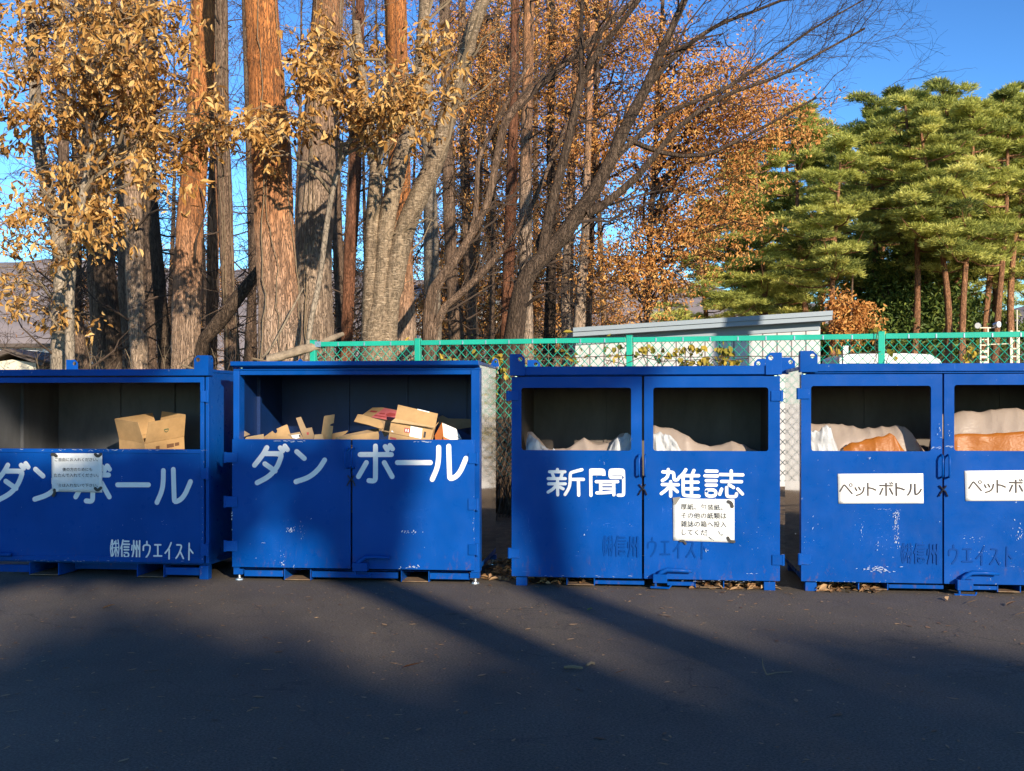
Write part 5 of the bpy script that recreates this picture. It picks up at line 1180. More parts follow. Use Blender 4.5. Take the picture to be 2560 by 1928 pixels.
# scattered needles, chips and crumbs nobody could count
n = 2600; yy = 9.6 - 5.2 * RNG.random(n) ** 1.5; xx = RNG.uniform(-1, 1, n) * (.46 * yy + .3); ps = np.stack([xx, yy, np.full(n, .003)], 1)
a = RNG.random(n) * 6.28; d = np.stack([np.cos(a), np.sin(a), 0 * a], 1); Ls = RNG.uniform(.008, .05, n) * (.4 + RNG.random(n) ** 3 * 1.3)
V, Q = leaf_mesh(ps, d, np.tile([[0., 0, 1.]], (n, 1)), Ls, Ls * RNG.uniform(.12, .5, n), .1, 0.)
V[:, 2] = .003 + RNG.random(len(V)) * .003
tag(link('ground_debris', np_mesh('ground_debris', V, Q, ncell(n)), M['litter']), 'scattered needles and leaf crumbs on the asphalt', 'debris', kind='stuff')
def litter(name, label, b, u0, u1, w0, w1, n, h):
    u = RNG.uniform(u0, u1, n); wv = RNG.uniform(w0, w1, n); z = .004 + RNG.random(n) ** 2 * h; ps = np.array([b.world(*q) for q in zip(u, wv, z)])
    V, Q = leaf_mesh(ps, RNG.normal(size=(n, 3)) * np.array([1, 1, .3]), unit(RNG.normal(size=(n, 3)) * .4 + np.array([0, 0, 1.])), RNG.uniform(.04, .10, n), RNG.uniform(.02, .05, n), .3, .3)
    V[:, 2] = np.maximum(V[:, 2], .004); tag(link(name, np_mesh(name, V, Q, ncell(n)), M['litter']), label, 'leaf litter', kind='stuff')
litter('leaf_pile', 'dry leaves blown under the right half of the newspaper container', B3, 1.45, 2.15, .02, .5, 260, .05)
litter('leaf_pile', 'dry leaves blown under the left corner of the scratched container', B4, .12, .62, .0, .5, 220, .05)
litter('leaf_pile', 'dark leaves under the left half of the newspaper container', B3, .15, .7, .1, .6, 160, .03)
litter('leaf_pile', 'dry leaves between the steel-sided and newspaper containers', B2, B2.W + .02, B2.W + .25, .2, 1.6, 200, .04)

# ================================================================== TREES
def blade_mesh(pos, d, L, Wd, rng=RNG):
    """one thin diamond per blade (pine needles seen from afar)"""
    d = unit(d); s = unit(np.cross(d, rng.normal(size=d.shape))); L = L[:, None]; Wd = Wd[:, None]
    V = np.stack([pos, pos + d * L * .5 + s * Wd * .5, pos + d * L, pos + d * L * .5 - s * Wd * .5], 1)
    return V.reshape(-1, 3), np.arange(len(pos) * 4).reshape(-1, 4)

def vtrunk(pts, Y, top=0., base=True, dy=0.):
    P = [vw(x, y, Y + dy * i) for i, (x, y, w_) in enumerate(pts)]; r = [w_ * VW / F * Y / 2 for x, y, w_ in pts]
    if base:
        g = zg(Y) - .15
        if P[0].z > g:
            d = (P[0] - P[1]).normalized(); q = P[0] + Vector((d.x * .3, 0, -1)) * (P[0].z - g); q.z = g
            P.insert(0, q); r.insert(0, r[0] * 1.22)
    if top:
        d = (P[-1] - P[-2]).normalized(); P.append(P[-1] + d * top); r.append(r[-1] * max(.35, 1 - top * .06))
    return P, r

def tree(name, label, Y, stems, bark, group=None, side=None, cat='tree', sides=14, extra=None, twig='twig', rough=.05, vines=0):
    """stems = [(points (view px, width px), top extension)] ; side = (n, length, ...) dead side branches"""
    S_ = []
    for i, (pts, top) in enumerate(stems): S_.append(vtrunk(pts, Y, top, base=(i == 0 or pts[0][1] > 690)))
    b0 = S_[0][0][0]; T = root(name, (b0.x, b0.y, zg(Y)), 0, label=label, cat=cat, group=group); o0 = np.array(T.location)
    V, Q = join([trunk_mesh(P, r, sides, rough=rough) for P, r in S_])
    link('trunk', np_mesh('trunk', V - o0, Q, smooth=True), M[bark], T)
    br = []
    if side:
        n, ln, up, tw = side
        for P, r in S_:
            pp, rr = polyline(P, r, 12); B_, Rb = grow(pp[None], rr[None], n, ln, .95, (0, -.05, up), .3, .18, 6, .12, 1., .1, lfall=.3, wob=.05)
            br.append(tubes(B_, Rb, 5))
            if tw: C_, Rc = grow(B_, Rb, n * tw, ln * .42, .7, (0, 0, up * .6), .3, .5, 4, .15, 1., .6); br.append(tubes(C_, Rc, 3))
    if vines:                                         # climbers creeping up the bark
        P, r = S_[0]; TP, TR = resample(P, r, .1); Lv = []
        for v_ in range(vines):
            a0_ = RNG.uniform(-2.6, -.5); i0 = RNG.integers(0, 8); i1 = int(len(TP) * RNG.uniform(.5, .98)); ii = np.linspace(i0, i1, 40).astype(int); aa = a0_ + np.cumsum(RNG.normal(0, .07, 40)); rr = TR[ii] * 1.05 + .012
            Lv.append(TP[ii] + np.stack([np.cos(aa) * rr, np.sin(aa) * rr, 0 * aa], 1))
        V, Q = tubes(np.array(Lv), np.linspace(.008, .004, 40)[None].repeat(vines, 0), 5); link('climbing_stems', np_mesh('climbing_stems', V - o0, Q, smooth=True), M['twig_pale'], T)
    if extra:
        br += extra(S_)
    if br:
        V, Q = join(br); link('branches', np_mesh('branches', V - o0, Q), M[twig], T)
    return T, S_, o0

GT = 'tall bare trunks behind the left containers'
L_ = lambda s: s
# (label, Y, bark, points, top extension, side branches)
for lab, Y, bark, pts, top, side in (
    ('smooth grey trunk among the oak leaves, nearest the left edge', 14.0, 'bark_grey', [(128, 770, 36), (131, 600, 30), (118, 470, 30), (84, 320, 27), (74, 160, 25), (66, 0, 22)], 3, (10, 1.6, .3, 4)),
    ('dark reddish trunk just right of the smooth grey one at the left edge', 17.5, 'bark_brown', [(172, 785, 44), (150, 640, 30), (140, 420, 26), (134, 200, 22), (130, 0, 20)], 3, (16, 1.6, .1, 5)),
    ('thin dark trunk leaning left, half hidden by a thicker one', 21.0, 'bark_brown', [(220, 790, 36), (205, 600, 32), (196, 400, 26), (186, 200, 24), (180, 0, 22)], 3, (20, 1.8, .0, 5)),
    ('thick dark trunk in shade behind the low oak leaf cluster', 19.0, 'bark_dark', [(246, 790, 38), (232, 640, 42), (216, 500, 46), (206, 330, 44), (196, 150, 42), (190, 0, 40)], 3, (18, 1.7, .1, 5)),
    ('lit brown trunk leaning up behind the thick shaded one', 22.5, 'bark_pine', [(254, 792, 34), (240, 660, 26), (226, 540, 22), (214, 380, 20), (208, 200, 18)], 3, (14, 1.6, .0, 4)),
    ('slim pale trunk pressed against a broader cream one', 19.6, 'bark_tan', [(269, 792, 28), (266, 640, 24), (268, 460, 22), (270, 260, 20), (272, 60, 18)], 3, (12, 1.5, .0, 4)),
    ('broad cream trunk with a dark shadow patch at mid height', 18.4, 'bark_tan', [(301, 792, 38), (292, 640, 36), (287, 480, 38), (285, 300, 37), (282, 120, 36), (280, 0, 34)], 3, (16, 1.6, .1, 5)),
    ('slender dark trunk standing alone against the hills', 21.5, 'bark_dark', [(357, 792, 32), (347, 660, 25), (333, 500, 24), (325, 380, 22), (326, 200, 21), (330, 0, 19)], 3, (26, 1.9, .0, 5)),
    ('thick rough pine trunk with oak shadows, left of a thin orange one', 17.0, 'bark_pine', [(402, 785, 66), (404, 640, 60), (412, 470, 60), (424, 320, 56), (436, 150, 52), (440, 0, 50)], 3.5, (12, 1.4, .1, 4)),
    ('thin straight orange pine trunk behind the rough thick one', 22.0, 'bark_pine_far', [(456, 780, 26), (460, 600, 25), (462, 450, 24), (466, 300, 23), (470, 100, 22), (472, 0, 20)], 3, (22, 1.6, .0, 4)),
    ('dark bare trunk between the thin orange one and the big red pine', 20.5, 'bark_brown', [(503, 790, 34), (494, 640, 29), (487, 440, 30), (481, 260, 29), (478, 0, 27)], 3, (28, 2.0, .05, 6)),
    ('big red pine trunk with bright orange upper bark', 14.6, 'bark_pine', [(606, 765, 106), (600, 640, 94), (592, 500, 90), (586, 346, 86), (574, 170, 81), (562, 0, 77)], 4, None),
    ('big tan pine trunk beside the red one, its left side in shadow', 16.4, 'bark_tan', [(684, 750, 78), (677, 600, 80), (684, 430, 77), (693, 300, 74), (701, 150, 70), (709, 0, 66)], 4, None),
    ('slim reddish trunk behind, left of the cherry stems', 24.0, 'bark_red', [(748, 760, 28), (756, 560, 26), (766, 400, 28), (771, 250, 26), (776, 100, 22), (778, 0, 20)], 3, (34, 2.2, .05, 5)),
    ('orange pine trunk standing right behind the cherry stems', 17.8, 'bark_pine', [(873, 770, 56), (868, 600, 50), (864, 420, 47), (860, 200, 46), (856, 0, 46)], 3.5, (8, 1.2, .1, 3)),
    ('grey double trunk right of the cherry tree', 20.2, 'bark_grey', [(938, 770, 36), (934, 600, 34), (930, 430, 28), (924, 280, 24), (920, 100, 20)], 3, (26, 1.8, .1, 6)),
    ('dark brown trunk with stubby twigs right of the grey double one', 21.5, 'bark_brown', [(988, 770, 34), (977, 600, 28), (969, 400, 25), (964, 220, 22), (960, 40, 20)], 3, (44, 1.5, .05, 6)),
    ('thin dark trunk rising behind the forked sapling', 25.0, 'bark_brown', [(1024, 770, 26), (1012, 560, 22), (1004, 350, 20), (1000, 150, 18), (998, 0, 16)], 3, (44, 1.6, .05, 6)),
    ('straight two-toned trunk directly left of the leaning dark tree', 19.0, 'bark_tan', [(1138, 770, 30), (1134, 560, 29), (1135, 380, 28), (1139, 180, 25), (1142, 0, 23)], 3, (30, 1.7, .05, 5)),
    ('rough brown trunk behind the base of the leaning dark tree', 21.0, 'bark_red', [(1094, 770, 30), (1098, 600, 26), (1104, 420, 23), (1110, 220, 20), (1112, 60, 18)], 3, (40, 1.7, .05, 5)),
    ('pale trunk left of the shed, wrapped in thin climbers', 20.0, 'bark_tan', [(1248, 770, 28), (1254, 640, 24), (1262, 540, 19), (1266, 420, 16)], 3, (30, 1.3, .1, 6)),
    ('second pale trunk close behind the shed corner trunk', 22.0, 'bark_tan', [(1226, 770, 24), (1222, 640, 20), (1226, 520, 17), (1232, 380, 15)], 3, (30, 1.3, .1, 6)),
    ('dark slim trunk right of the leaning tree, half hidden by twigs', 23.0, 'bark_dark', [(1186, 770, 26), (1190, 620, 22), (1192, 480, 19), (1190, 300, 17), (1192, 120, 15)], 3, (36, 1.6, .05, 6))):
    tree('bare_trunk_tree', lab, Y, [(pts, top)], bark, GT, side, vines=3 if 'big' in lab else 0)

# dead leaning trunk
tree('dead_trunk', 'dark dead trunk leaning against the big red pine', 15.6, [([(440, 735, 26), (470, 700, 30), (512, 645, 28), (553, 592, 22)], .25)], 'bark_dark', None, (14, .9, .1, 3))

# cherry with three silvery stems
CH = 15.2
def cherry_twigs(S_):
    out = []
    for P, r in S_[1:]:
        pp, rr = polyline(P, r, 12); B_, Rb = grow(pp[None], rr[None], 9, 1.8, .6, (.25, -.1, .35), .25, .35, 6, .4, 1., .7); C_, Rc = grow(B_, Rb, 46, .8, .5, (.2, 0, .25), .2, .5, 5, .1, 1., .8); D_, Rd = grow(C_, Rc, 120, .35, .5, (.1, 0, .1), .2, .6, 4, .1, 1., .7)
        out += [tubes(B_, Rb, 6), tubes(C_, Rc, 4), tubes(D_, Rd, 3)]
    return out
tree('cherry_tree', 'silvery cherry tree splitting into three banded stems', CH, [
    ([(812, 752, 64), (818, 690, 54), (824, 640, 44)], 0.),
    ([(800, 700, 36), (803, 560, 31), (807, 430, 28), (812, 362, 26), (803, 320, 25), (795, 270, 22), (788, 210, 16)], 1.),
    ([(818, 700, 42), (823, 610, 39), (832, 500, 38), (852, 395, 37), (872, 320, 36), (898, 245, 30), (908, 150, 27), (914, 55, 25), (917, 0, 23)], 3),
    ([(836, 700, 44), (848, 620, 43), (868, 520, 42), (896, 440, 41), (930, 372, 42), (948, 320, 41), (972, 225, 38), (1000, 140, 34), (1020, 64, 30), (1044, 0, 27)], 3),
    ([(806, 425, 24), (813, 380, 20), (816, 345, 13)], 0.)], 'bark_cherry', None, None, extra=cherry_twigs, twig='twig_pale')

# forked sapling
def sap(S_):
    out = []
    for P, r in S_:
        pp, rr = polyline(P, r, 12); B_, Rb = grow(pp[None], rr[None], 11, 1.5, .55, (.3, -.05, .4), .2, .38, 6, .4, 1., .7); C_, Rc = grow(B_, Rb, 56, .7, .45, (.25, 0, .25), .2, .55, 5, .1, 1., .8); D_, Rd = grow(C_, Rc, 150, .32, .5, (.1, 0, .1), .2, .6, 4, .1, 1., .7)
        out += [tubes(B_, Rb, 5), tubes(C_, Rc, 3), tubes(D_, Rd, 3)]
    return out
tree('forked_sapling', 'slender grey sapling forking low, its limbs sweeping up to the right', 15.8, [
    ([(928, 760, 28), (925, 690, 24), (936, 625, 22), (965, 585, 21), (1005, 530, 19), (1045, 455, 17), (1062, 400, 16), (1093, 262, 18), (1144, 205, 16), (1209, 148, 14), (1294, 70, 11)], 1.5),
    ([(938, 712, 20), (962, 662, 17), (1000, 630, 16), (1040, 592, 15), (1090, 535, 13), (1128, 484, 12), (1160, 420, 10), (1190, 350, 8)], .6),
    ([(1012, 520, 14), (1026, 470, 13), (1030, 400, 12), (1032, 350, 11), (1052, 300, 9), (1080, 250, 8)], .8)], 'bark_brown', None, None, extra=sap, twig='twig')

# the leaning dark tree with twigs fanning over the sky
def dark_twigs(S_):
    out = []; allP, allR = [], []
    for i, (P, r) in enumerate(S_):
        pp, rr = polyline(P, r, 14); allP.append(pp); allR.append(rr)
    A, Ra = np.array(allP), np.array(allR)
    B_, Rb = grow(A, Ra, 70, 1.9, .85, (.42, -.05, .42), .22, .42, 8, .30, 1., .6, lfall=.35, wob=.075)
    C_, Rc = grow(B_, Rb, 460, 1.0, .85, (.35, 0, .25), .2, .5, 6, .12, 1., .7, rmin=.0026, wob=.08)
    D_, Rd = grow(C_, Rc, 2600, .40, .85, (.25, 0, .15), .2, .55, 4, .1, 1., .75, rmin=.0021, wob=.08)
    return [tubes(B_, Rb, 6), tubes(C_, Rc, 4), tubes(D_, Rd, 3)]
tree('leaning_tree', 'dark leaning tree whose fine bare twigs fan out over the blue sky', 15.0, [
    ([(1104, 765, 44), (1110, 725, 42), (1128, 620, 38), (1160, 568, 36), (1210, 516, 34), (1255, 452, 31), (1280, 418, 29), (1316, 352, 27), (1355, 266, 24), (1394, 193, 21), (1424, 120, 18), (1467, 26, 15)], 2.),
    ([(1172, 552, 24), (1183, 475, 22), (1200, 410, 20), (1226, 309, 18), (1248, 215, 16), (1269, 146, 13), (1337, 56, 10)], 1.6),
    ([(1252, 205, 12), (1256, 150, 11), (1256, 64, 9), (1258, 0, 8)], 1.),
    ([(1268, 462, 21), (1300, 446, 19), (1340, 415, 17), (1380, 378, 15), (1416, 335, 13), (1470, 272, 11), (1560, 210, 9), (1680, 165, 7), (1780, 110, 5)], .6),
    ([(1316, 352, 16), (1385, 290, 12), (1452, 240, 10), (1560, 195, 8), (1660, 130, 6), (1760, 60, 5), (1830, 20, 3.5)], .4),
    ([(1355, 300, 12), (1430, 330, 10), (1520, 335, 8), (1620, 290, 6), (1720, 235, 4.5)], .3),
    ([(1394, 193, 12), (1460, 120, 10), (1540, 60, 8), (1640, 20, 6)], .8)], 'bark_dark', None, None, extra=dark_twigs, twig='twig_dark')

# bare conifers further back: three models, copied
def larch(seed, h=15., nb=80, leafy=None):
    rg = np.random.default_rng(seed); T = root('bare_conifer', (0, 0, 0))
    P = np.stack([.25 * np.sin(np.linspace(0, 3, 12) + seed), .25 * np.cos(np.linspace(0, 2.4, 12) + seed), np.linspace(-.2, h, 12)], 1); r = np.linspace(.13, .025, 12)
    V, Q = trunk_mesh(list(map(tuple, P)), list(r), 10, .3, .05, rg); link('trunk', np_mesh('trunk', V, Q, smooth=True), M['bark_brown'], T)
    B_, Rb = grow(P[None], r[None], nb, 2.3, 1.0, (0, 0, -.05), .25, .2, 6, .12, 1., .15, rg, lfall=.55, wob=.04)
    C_, Rc = grow(B_, Rb, nb * 7, .8, .7, (0, 0, -.12), .25, .55, 4, .1, 1., .6, rg, rmin=.0075)
    D_, Rd = grow(C_, Rc, nb * 16, .45, .8, (0, 0, -.1), .2, .6, 3, .1, 1., .6, rg, rmin=.006)
    V, Q = join([tubes(B_, Rb, 4), tubes(C_, Rc, 3), tubes(D_, Rd, 3)]); link('branches', np_mesh('branches', V, Q), M['twig'], T)
    if leafy:
        n = leafy; i = rg.integers(0, len(D_), n); k_ = rg.integers(0, 3, n); ps = D_[i, k_] + rg.normal(size=(n, 3)) * .05; d = unit(rg.normal(size=(n, 3)) + np.array([0, 0, -.5]))
        V, Q = leaf_mesh(ps, d, unit(rg.normal(size=(n, 3))), rg.uniform(.07, .14, n), rg.uniform(.03, .05, n)); link('crown', np_mesh('crown', V, Q, ncell(n, rng=rg)), M['leaf_orange'], T)
    return T
GB2 = 'bare conifers standing back in the grove'
lar = [larch(1), larch(2, 16, 90), larch(3, 14, 70)]; larl = [larch(4, 15, 80, 5600), larch(5, 16, 90, 6400)]
def put(protos, used, spots, labels, group, cat='tree'):
    for i, (vx, Y, s, rz) in enumerate(spots):
        k_ = i % len(protos); o = protos[k_] if k_ not in used else copy_tree(protos[k_]); used.add(k_)
        o.location = (vw(vx, 0, Y).x, Y, zg(Y)); o.scale = (s, s, s); o.rotation_euler = (0, 0, rz); tag(o, labels, cat, group)
rs = random.Random(5)
spots = [(x + rs.uniform(-14, 14), rs.uniform(25, 44), rs.uniform(.85, 1.15), rs.uniform(0, 6)) for x in (-40, 120, 165, 190, 235, 262, 318, 345, 372, 440, 516, 545, 648, 735, 742, 790, 830, 900)]
put(lar, set(), spots, 'leafless conifer of fine twigs standing back in the grove behind the left containers', GB2)
spots = [(x + rs.uniform(-10, 10), rs.uniform(24, 40), rs.uniform(.85, 1.15), rs.uniform(0, 6)) for x in (930, 965, 1000, 1030, 1060, 1085, 1115, 1165, 1195, 1215, 1245, 1300)] + [(x, rs.uniform(34, 46), rs.uniform(.9, 1.15), rs.uniform(0, 6)) for x in (150, 250, 420, 745, 850)]
put(larl, set(), spots, 'thin conifer with rusty needles left on its twigs, far back in the grove', 'rusty conifers far back in the grove')

# leafless and leafy shrubs below the trunks
def shrub(seed, n=46, h=1.7, leaf=None, nl=0, bark='twig_pale', sp=.55):
    rg = np.random.default_rng(seed); T = root('bare_shrub' if not leaf else 'leafy_shrub', (0, 0, 0))
    a = rg.random(n) * 6.28; d = np.stack([np.cos(a) * sp * rg.random(n), np.sin(a) * sp * rg.random(n), np.ones(n)], 1); d = unit(d); L = h * rg.uniform(.5, 1.1, n); s = np.linspace(0, 1, 6)
    P = rg.normal(size=(n, 1, 3)) * np.array([.3, .3, 0]) + d[:, None] * (s[None, :, None] * L[:, None, None]); P[:, 1:] += rg.normal(size=(n, 5, 3)) * .05 * s[None, 1:, None]
    P[:, :, :2] += (d[:, None, :2] * (s ** 2)[None, :, None]) * .5
    Rr = np.linspace(.008, .003, 6)[None].repeat(n, 0)
    B_, Rb = grow(P, Rr, n * 7, .55, .6, (0, 0, .2), .2, .6, 4, .2, 1., .6, rg, rmin=.0026)
    C_, Rc = grow(B_, Rb, n * 8, .25, .7, (0, 0, .05), .2, .7, 3, .2, 1., .6, rg, rmin=.0024)
    V, Q = join([tubes(P, Rr, 4), tubes(B_, Rb, 3), tubes(C_, Rc, 3)]); link('stems', np_mesh('stems', V, Q), M[bark], T)
    if leaf:
        i = rg.integers(0, len(B_), nl); k_ = rg.integers(1, 4, nl); ps = B_[i, k_] + rg.normal(size=(nl, 3)) * .06; dd = unit(rg.normal(size=(nl, 3)) + np.array([0, 0, -.2]))
        V, Q = leaf_mesh(ps, dd, unit(rg.normal(size=(nl, 3)) + np.array([0, -.5, .8])), rg.uniform(.05, .11, nl), rg.uniform(.025, .05, nl)); link('leaves', np_mesh('leaves', V, Q, ncell(nl, rng=rg)), M[leaf], T)
    return T
sh = [shrub(21), shrub(22, 40, 1.9, bark='twig'), shrub(23, 50, 1.5)]
spots = [(x + rs.uniform(-12, 12), Y, rs.uniform(.8, 1.15), rs.uniform(0, 6)) for x, Y in ((120, 16), (165, 13.4), (200, 15), (260, 14.2), (330, 13.6), (372, 15.2), (420, 13.8), (470, 14), (505, 15.5), (545, 16), (640, 16), (720, 15), (760, 17), (925, 14.4), (960, 16), (1010, 14.6), (1060, 14.2), (1075, 16), (1150, 14.8), (1280, 21), (1350, 24), (1420, 25))]
put(sh, set(), spots, 'leafless shrub of thin straggling stems below the trunks', 'leafless shrubs below the trunks', 'shrub')
ly = [shrub(31, 26, 1.5, 'leaf_yellow', 420)]
put(ly, set(), [(708, 13.4, 1.0, 0.), (740, 14.0, .95, 1.), (1140, 16., 1.2, 2.), (1165, 16.6, 1.45, 3.), (1185, 17., 1.0, 4.)], 'thin shrub holding small yellow-green leaves among the trunks', 'yellow-green shrubs among the trunks', 'shrub')

# brush pile with a log left of the fence
bp = vw(612, 0, 13.3); mb = MB(); vs = []; nn = 34
for j in range(nn + 1):
    for i in range(nn + 1):
        s, t = 2 * i / nn - 1, 2 * j / nn - 1; q = max(0, 1 - (s * s + t * t)); h_ = q ** .7
        vs.append((s * 1.35, t * .95, h_ * (1.42 + .28 * MN.noise((s * 2.2, t * 2.2, 2))) - .1 + .08 * MN.noise((s * 7, t * 7, 5)) * h_))
T = root('brush_pile', (bp.x, bp.y, .42), 0, label='heap of dead leaves and branches at the left end of the green fence', cat='brush pile')
mb.add(vs, [(j * (nn + 1) + i, j * (nn + 1) + i + 1, (j + 1) * (nn + 1) + i + 1, (j + 1) * (nn + 1) + i) for j in range(nn) for i in range(nn)]); mb.build('heap', M['soil'], T, smooth=True)
n = 3200; s, t = RNG.uniform(-1, 1, (2, n)); k_ = s * s + t * t < .97; s, t = s[k_], t[k_]; n = len(s); z = (1 - s * s - t * t) ** .7 * 1.46 - .08 + RNG.random(n) * .07
V, Q = leaf_mesh(np.stack([s * 1.35, t * .95, z], 1), RNG.normal(size=(n, 3)) * np.array([1, 1, .4]), unit(RNG.normal(size=(n, 3)) * .5 + np.array([0, -.3, 1])), RNG.uniform(.05, .12, n), RNG.uniform(.02, .05, n), .3, .3); link('dead_leaves', np_mesh('dead_leaves', V, Q, ncell(n)), M['litter'], T)
n = 90; s, t = RNG.uniform(-.8, .8, (2, n)); P = np.zeros((n, 6, 3)); a = RNG.normal(0, .5, n); L = RNG.uniform(.5, 1.4, n); sv = np.linspace(-.5, .5, 6)
P[:, :, 0] = s[:, None] * 1.3 + np.cos(a)[:, None] * sv * L[:, None]; P[:, :, 1] = (t * .9)[:, None] + np.sin(a)[:, None] * sv * L[:, None]; P[:, :, 2] = (np.maximum(0, 1 - s * s - t * t) ** .7 * 1.5)[:, None] + sv[None] * RNG.normal(0, .35, n)[:, None] * L[:, None] + .05; P += RNG.normal(size=P.shape) * .02
V, Q = tubes(P, np.linspace(.012, .005, 6)[None].repeat(n, 0), 4); link('dead_branches', np_mesh('dead_branches', V, Q), M['twig_pale'], T)
def log(pts, Y, r, label, cat='log'):
    P = [vw(x, y, Y + dy) for x, y, dy in pts]; V, Q = trunk_mesh(P, [r, r * 1.05, r * .8][:len(P)], 10, .08, .08); o0 = P[0]
    o = link('fallen_log', np_mesh('fallen_log', V - np.array(o0), Q, smooth=True), M['wood_cut']); o.location = o0; tag(o, label, cat)
log([(578, 778, 0), (650, 757, 0), (700, 744, .1)], 12.55, .05, 'pale broken log lying across the brush pile')
log([(690, 742, 0), (720, 730, .2), (740, 722, .4)], 12.7, .028, 'thinner log end pointing up behind the fence post')
log([(566, 772, .3), (590, 745, .2), (655, 622, .2)], 13.6, .012, 'thin pale pole leaning from the brush pile up against the tan pine', 'pole')

# oak trees with big withered leaves
def oak(label, Y, trunk, clusters, name='withered_oak', seed=3, per=8):
    rg = np.random.default_rng(seed); P, r = vtrunk(trunk, Y, .3); b0 = P[0]; T = root(name, (b0.x, b0.y, zg(Y)), 0, label=label, cat='tree'); o0 = np.array(T.location)
    V, Q = trunk_mesh(P, r, 10, .15, .05, rg); link('trunk', np_mesh('trunk', V - o0, Q, smooth=True), M['bark_grey'], T)
    TP = np.array([tuple(p) for p in P]); br, Rb, tw, ps, dd = [], [], [], [], []
    tr_ = resample(P, r, .1)[0]
    for vx, vy, rx, ry, n in clusters:
        Yc = Y + rg.uniform(-1.1, .6); c = np.array(vw(vx, vy, Yc)); s_ = VW / F * Yc
        dz = np.abs(tr_[:, 2] - (c[2] - .35 * np.linalg.norm(tr_[:, :2] - c[:2], axis=1))) ; a = tr_[dz.argmin()]
        t = np.linspace(0, 1, 9)[:, None]; m = a * (1 - t) + c * t; m[:, 2] += (np.sin(t[:, 0] * np.pi) * .12 * np.linalg.norm(c - a)); m[1:] += rg.normal(size=(8, 3)) * .05; br.append(m)
        Rb.append(np.linspace(min(.035, .012 + .008 * np.linalg.norm(c - a)), .006, 9))
        q = c + np.stack([rg.normal(0, rx * s_ * .6, n), rg.normal(0, .35, n), rg.normal(0, ry * s_ * .6, n)], 1)
        st = m[rg.integers(4, 9, n)]; tt = np.linspace(0, 1, 5)[None, :, None]; tw.append(st[:, None] * (1 - tt) + q[:, None] * tt + np.array([0, 0, .10]) * np.sin(tt * np.pi))
        for _ in range(per):
            ps.append(q + rg.normal(size=(n, 3)) * .055); dd.append(rg.normal(size=(n, 3)) * np.array([.75, .6, .5]) + np.array([0, -.05, -.75]))
    V, Q = join([tubes(np.array(br), np.array(Rb), 6), tubes(np.concatenate(tw), np.linspace(.006, .003, 5)[None].repeat(sum(len(x) for x in tw), 0), 3)]); link('branches', np_mesh('branches', V - o0, Q), M['twig_pale'], T)
    ps, dd = np.concatenate(ps), np.concatenate(dd); n = len(ps); L = rg.uniform(.06, .125, n)
    V, Q = leaf_mesh(ps, dd, unit(rg.normal(size=(n, 3)) * .8 + np.array([.2, -.8, .2])), L, L * rg.uniform(.34, .5, n), .4, rg.uniform(-.3, .55, (n, 1)))
    link('crown', np_mesh('crown', V - o0, Q, ncell(n, rng=rg)), M['leaf_tan'], T); return T
oak('oak with large withered tan leaves filling the upper left corner', 13.4, [(150, 775, 20), (150, 640, 18), (165, 500, 16), (190, 360, 14), (215, 220, 12), (235, 80, 9)],
    [(60, 55, 80, 60, 46), (180, 55, 85, 70, 50), (290, 45, 95, 60, 50), (380, 35, 50, 45, 16), (30, 150, 60, 60, 34), (180, 165, 75, 70, 50), (290, 155, 85, 70, 52), (385, 105, 55, 30, 16), (330, 235, 65, 55, 40), (230, 255, 70, 55, 34), (120, 255, 60, 50, 24), (30, 275, 50, 45, 20), (330, 318, 60, 50, 34), (345, 380, 45, 35, 16),
     (430, 300, 60, 40, 32), (500, 285, 45, 35, 18), (465, 225, 40, 25, 12), (200, 355, 60, 45, 26), (130, 395, 60, 45, 18), (40, 420, 60, 45, 16), (90, 465, 60, 40, 14), (225, 475, 42, 45, 34), (205, 510, 30, 30, 14), (25, 520, 45, 45, 11), (30, 605, 50, 45, 13), (150, 690, 36, 36, 12), (60, 680, 34, 24, 7), (120, 545, 40, 30, 7), (270, 120, 60, 50, 30)], seed=3)
oak('smaller oak with tan leaves hanging in front of the tan pine and cherry stems', 13.8, [(662, 770, 12), (690, 600, 12), (716, 420, 13), (748, 320, 13), (790, 245, 10), (850, 200, 7)],
    [(690, 95, 45, 45, 26), (700, 185, 50, 45, 36), (655, 165, 30, 45, 16), (740, 225, 48, 38, 26), (790, 120, 40, 30, 9), (800, 250, 55, 42, 32), (852, 228, 55, 42, 30), (880, 188, 45, 38, 20), (932, 100, 30, 38, 16), (965, 150, 28, 36, 10), (905, 262, 45, 26, 14), (960, 228, 24, 22, 7), (640, 272, 48, 22, 16), (590, 258, 40, 22, 16), (550, 288, 40, 24, 16), (555, 335, 28, 28, 7), (790, 302, 30, 18, 7)], seed=8)

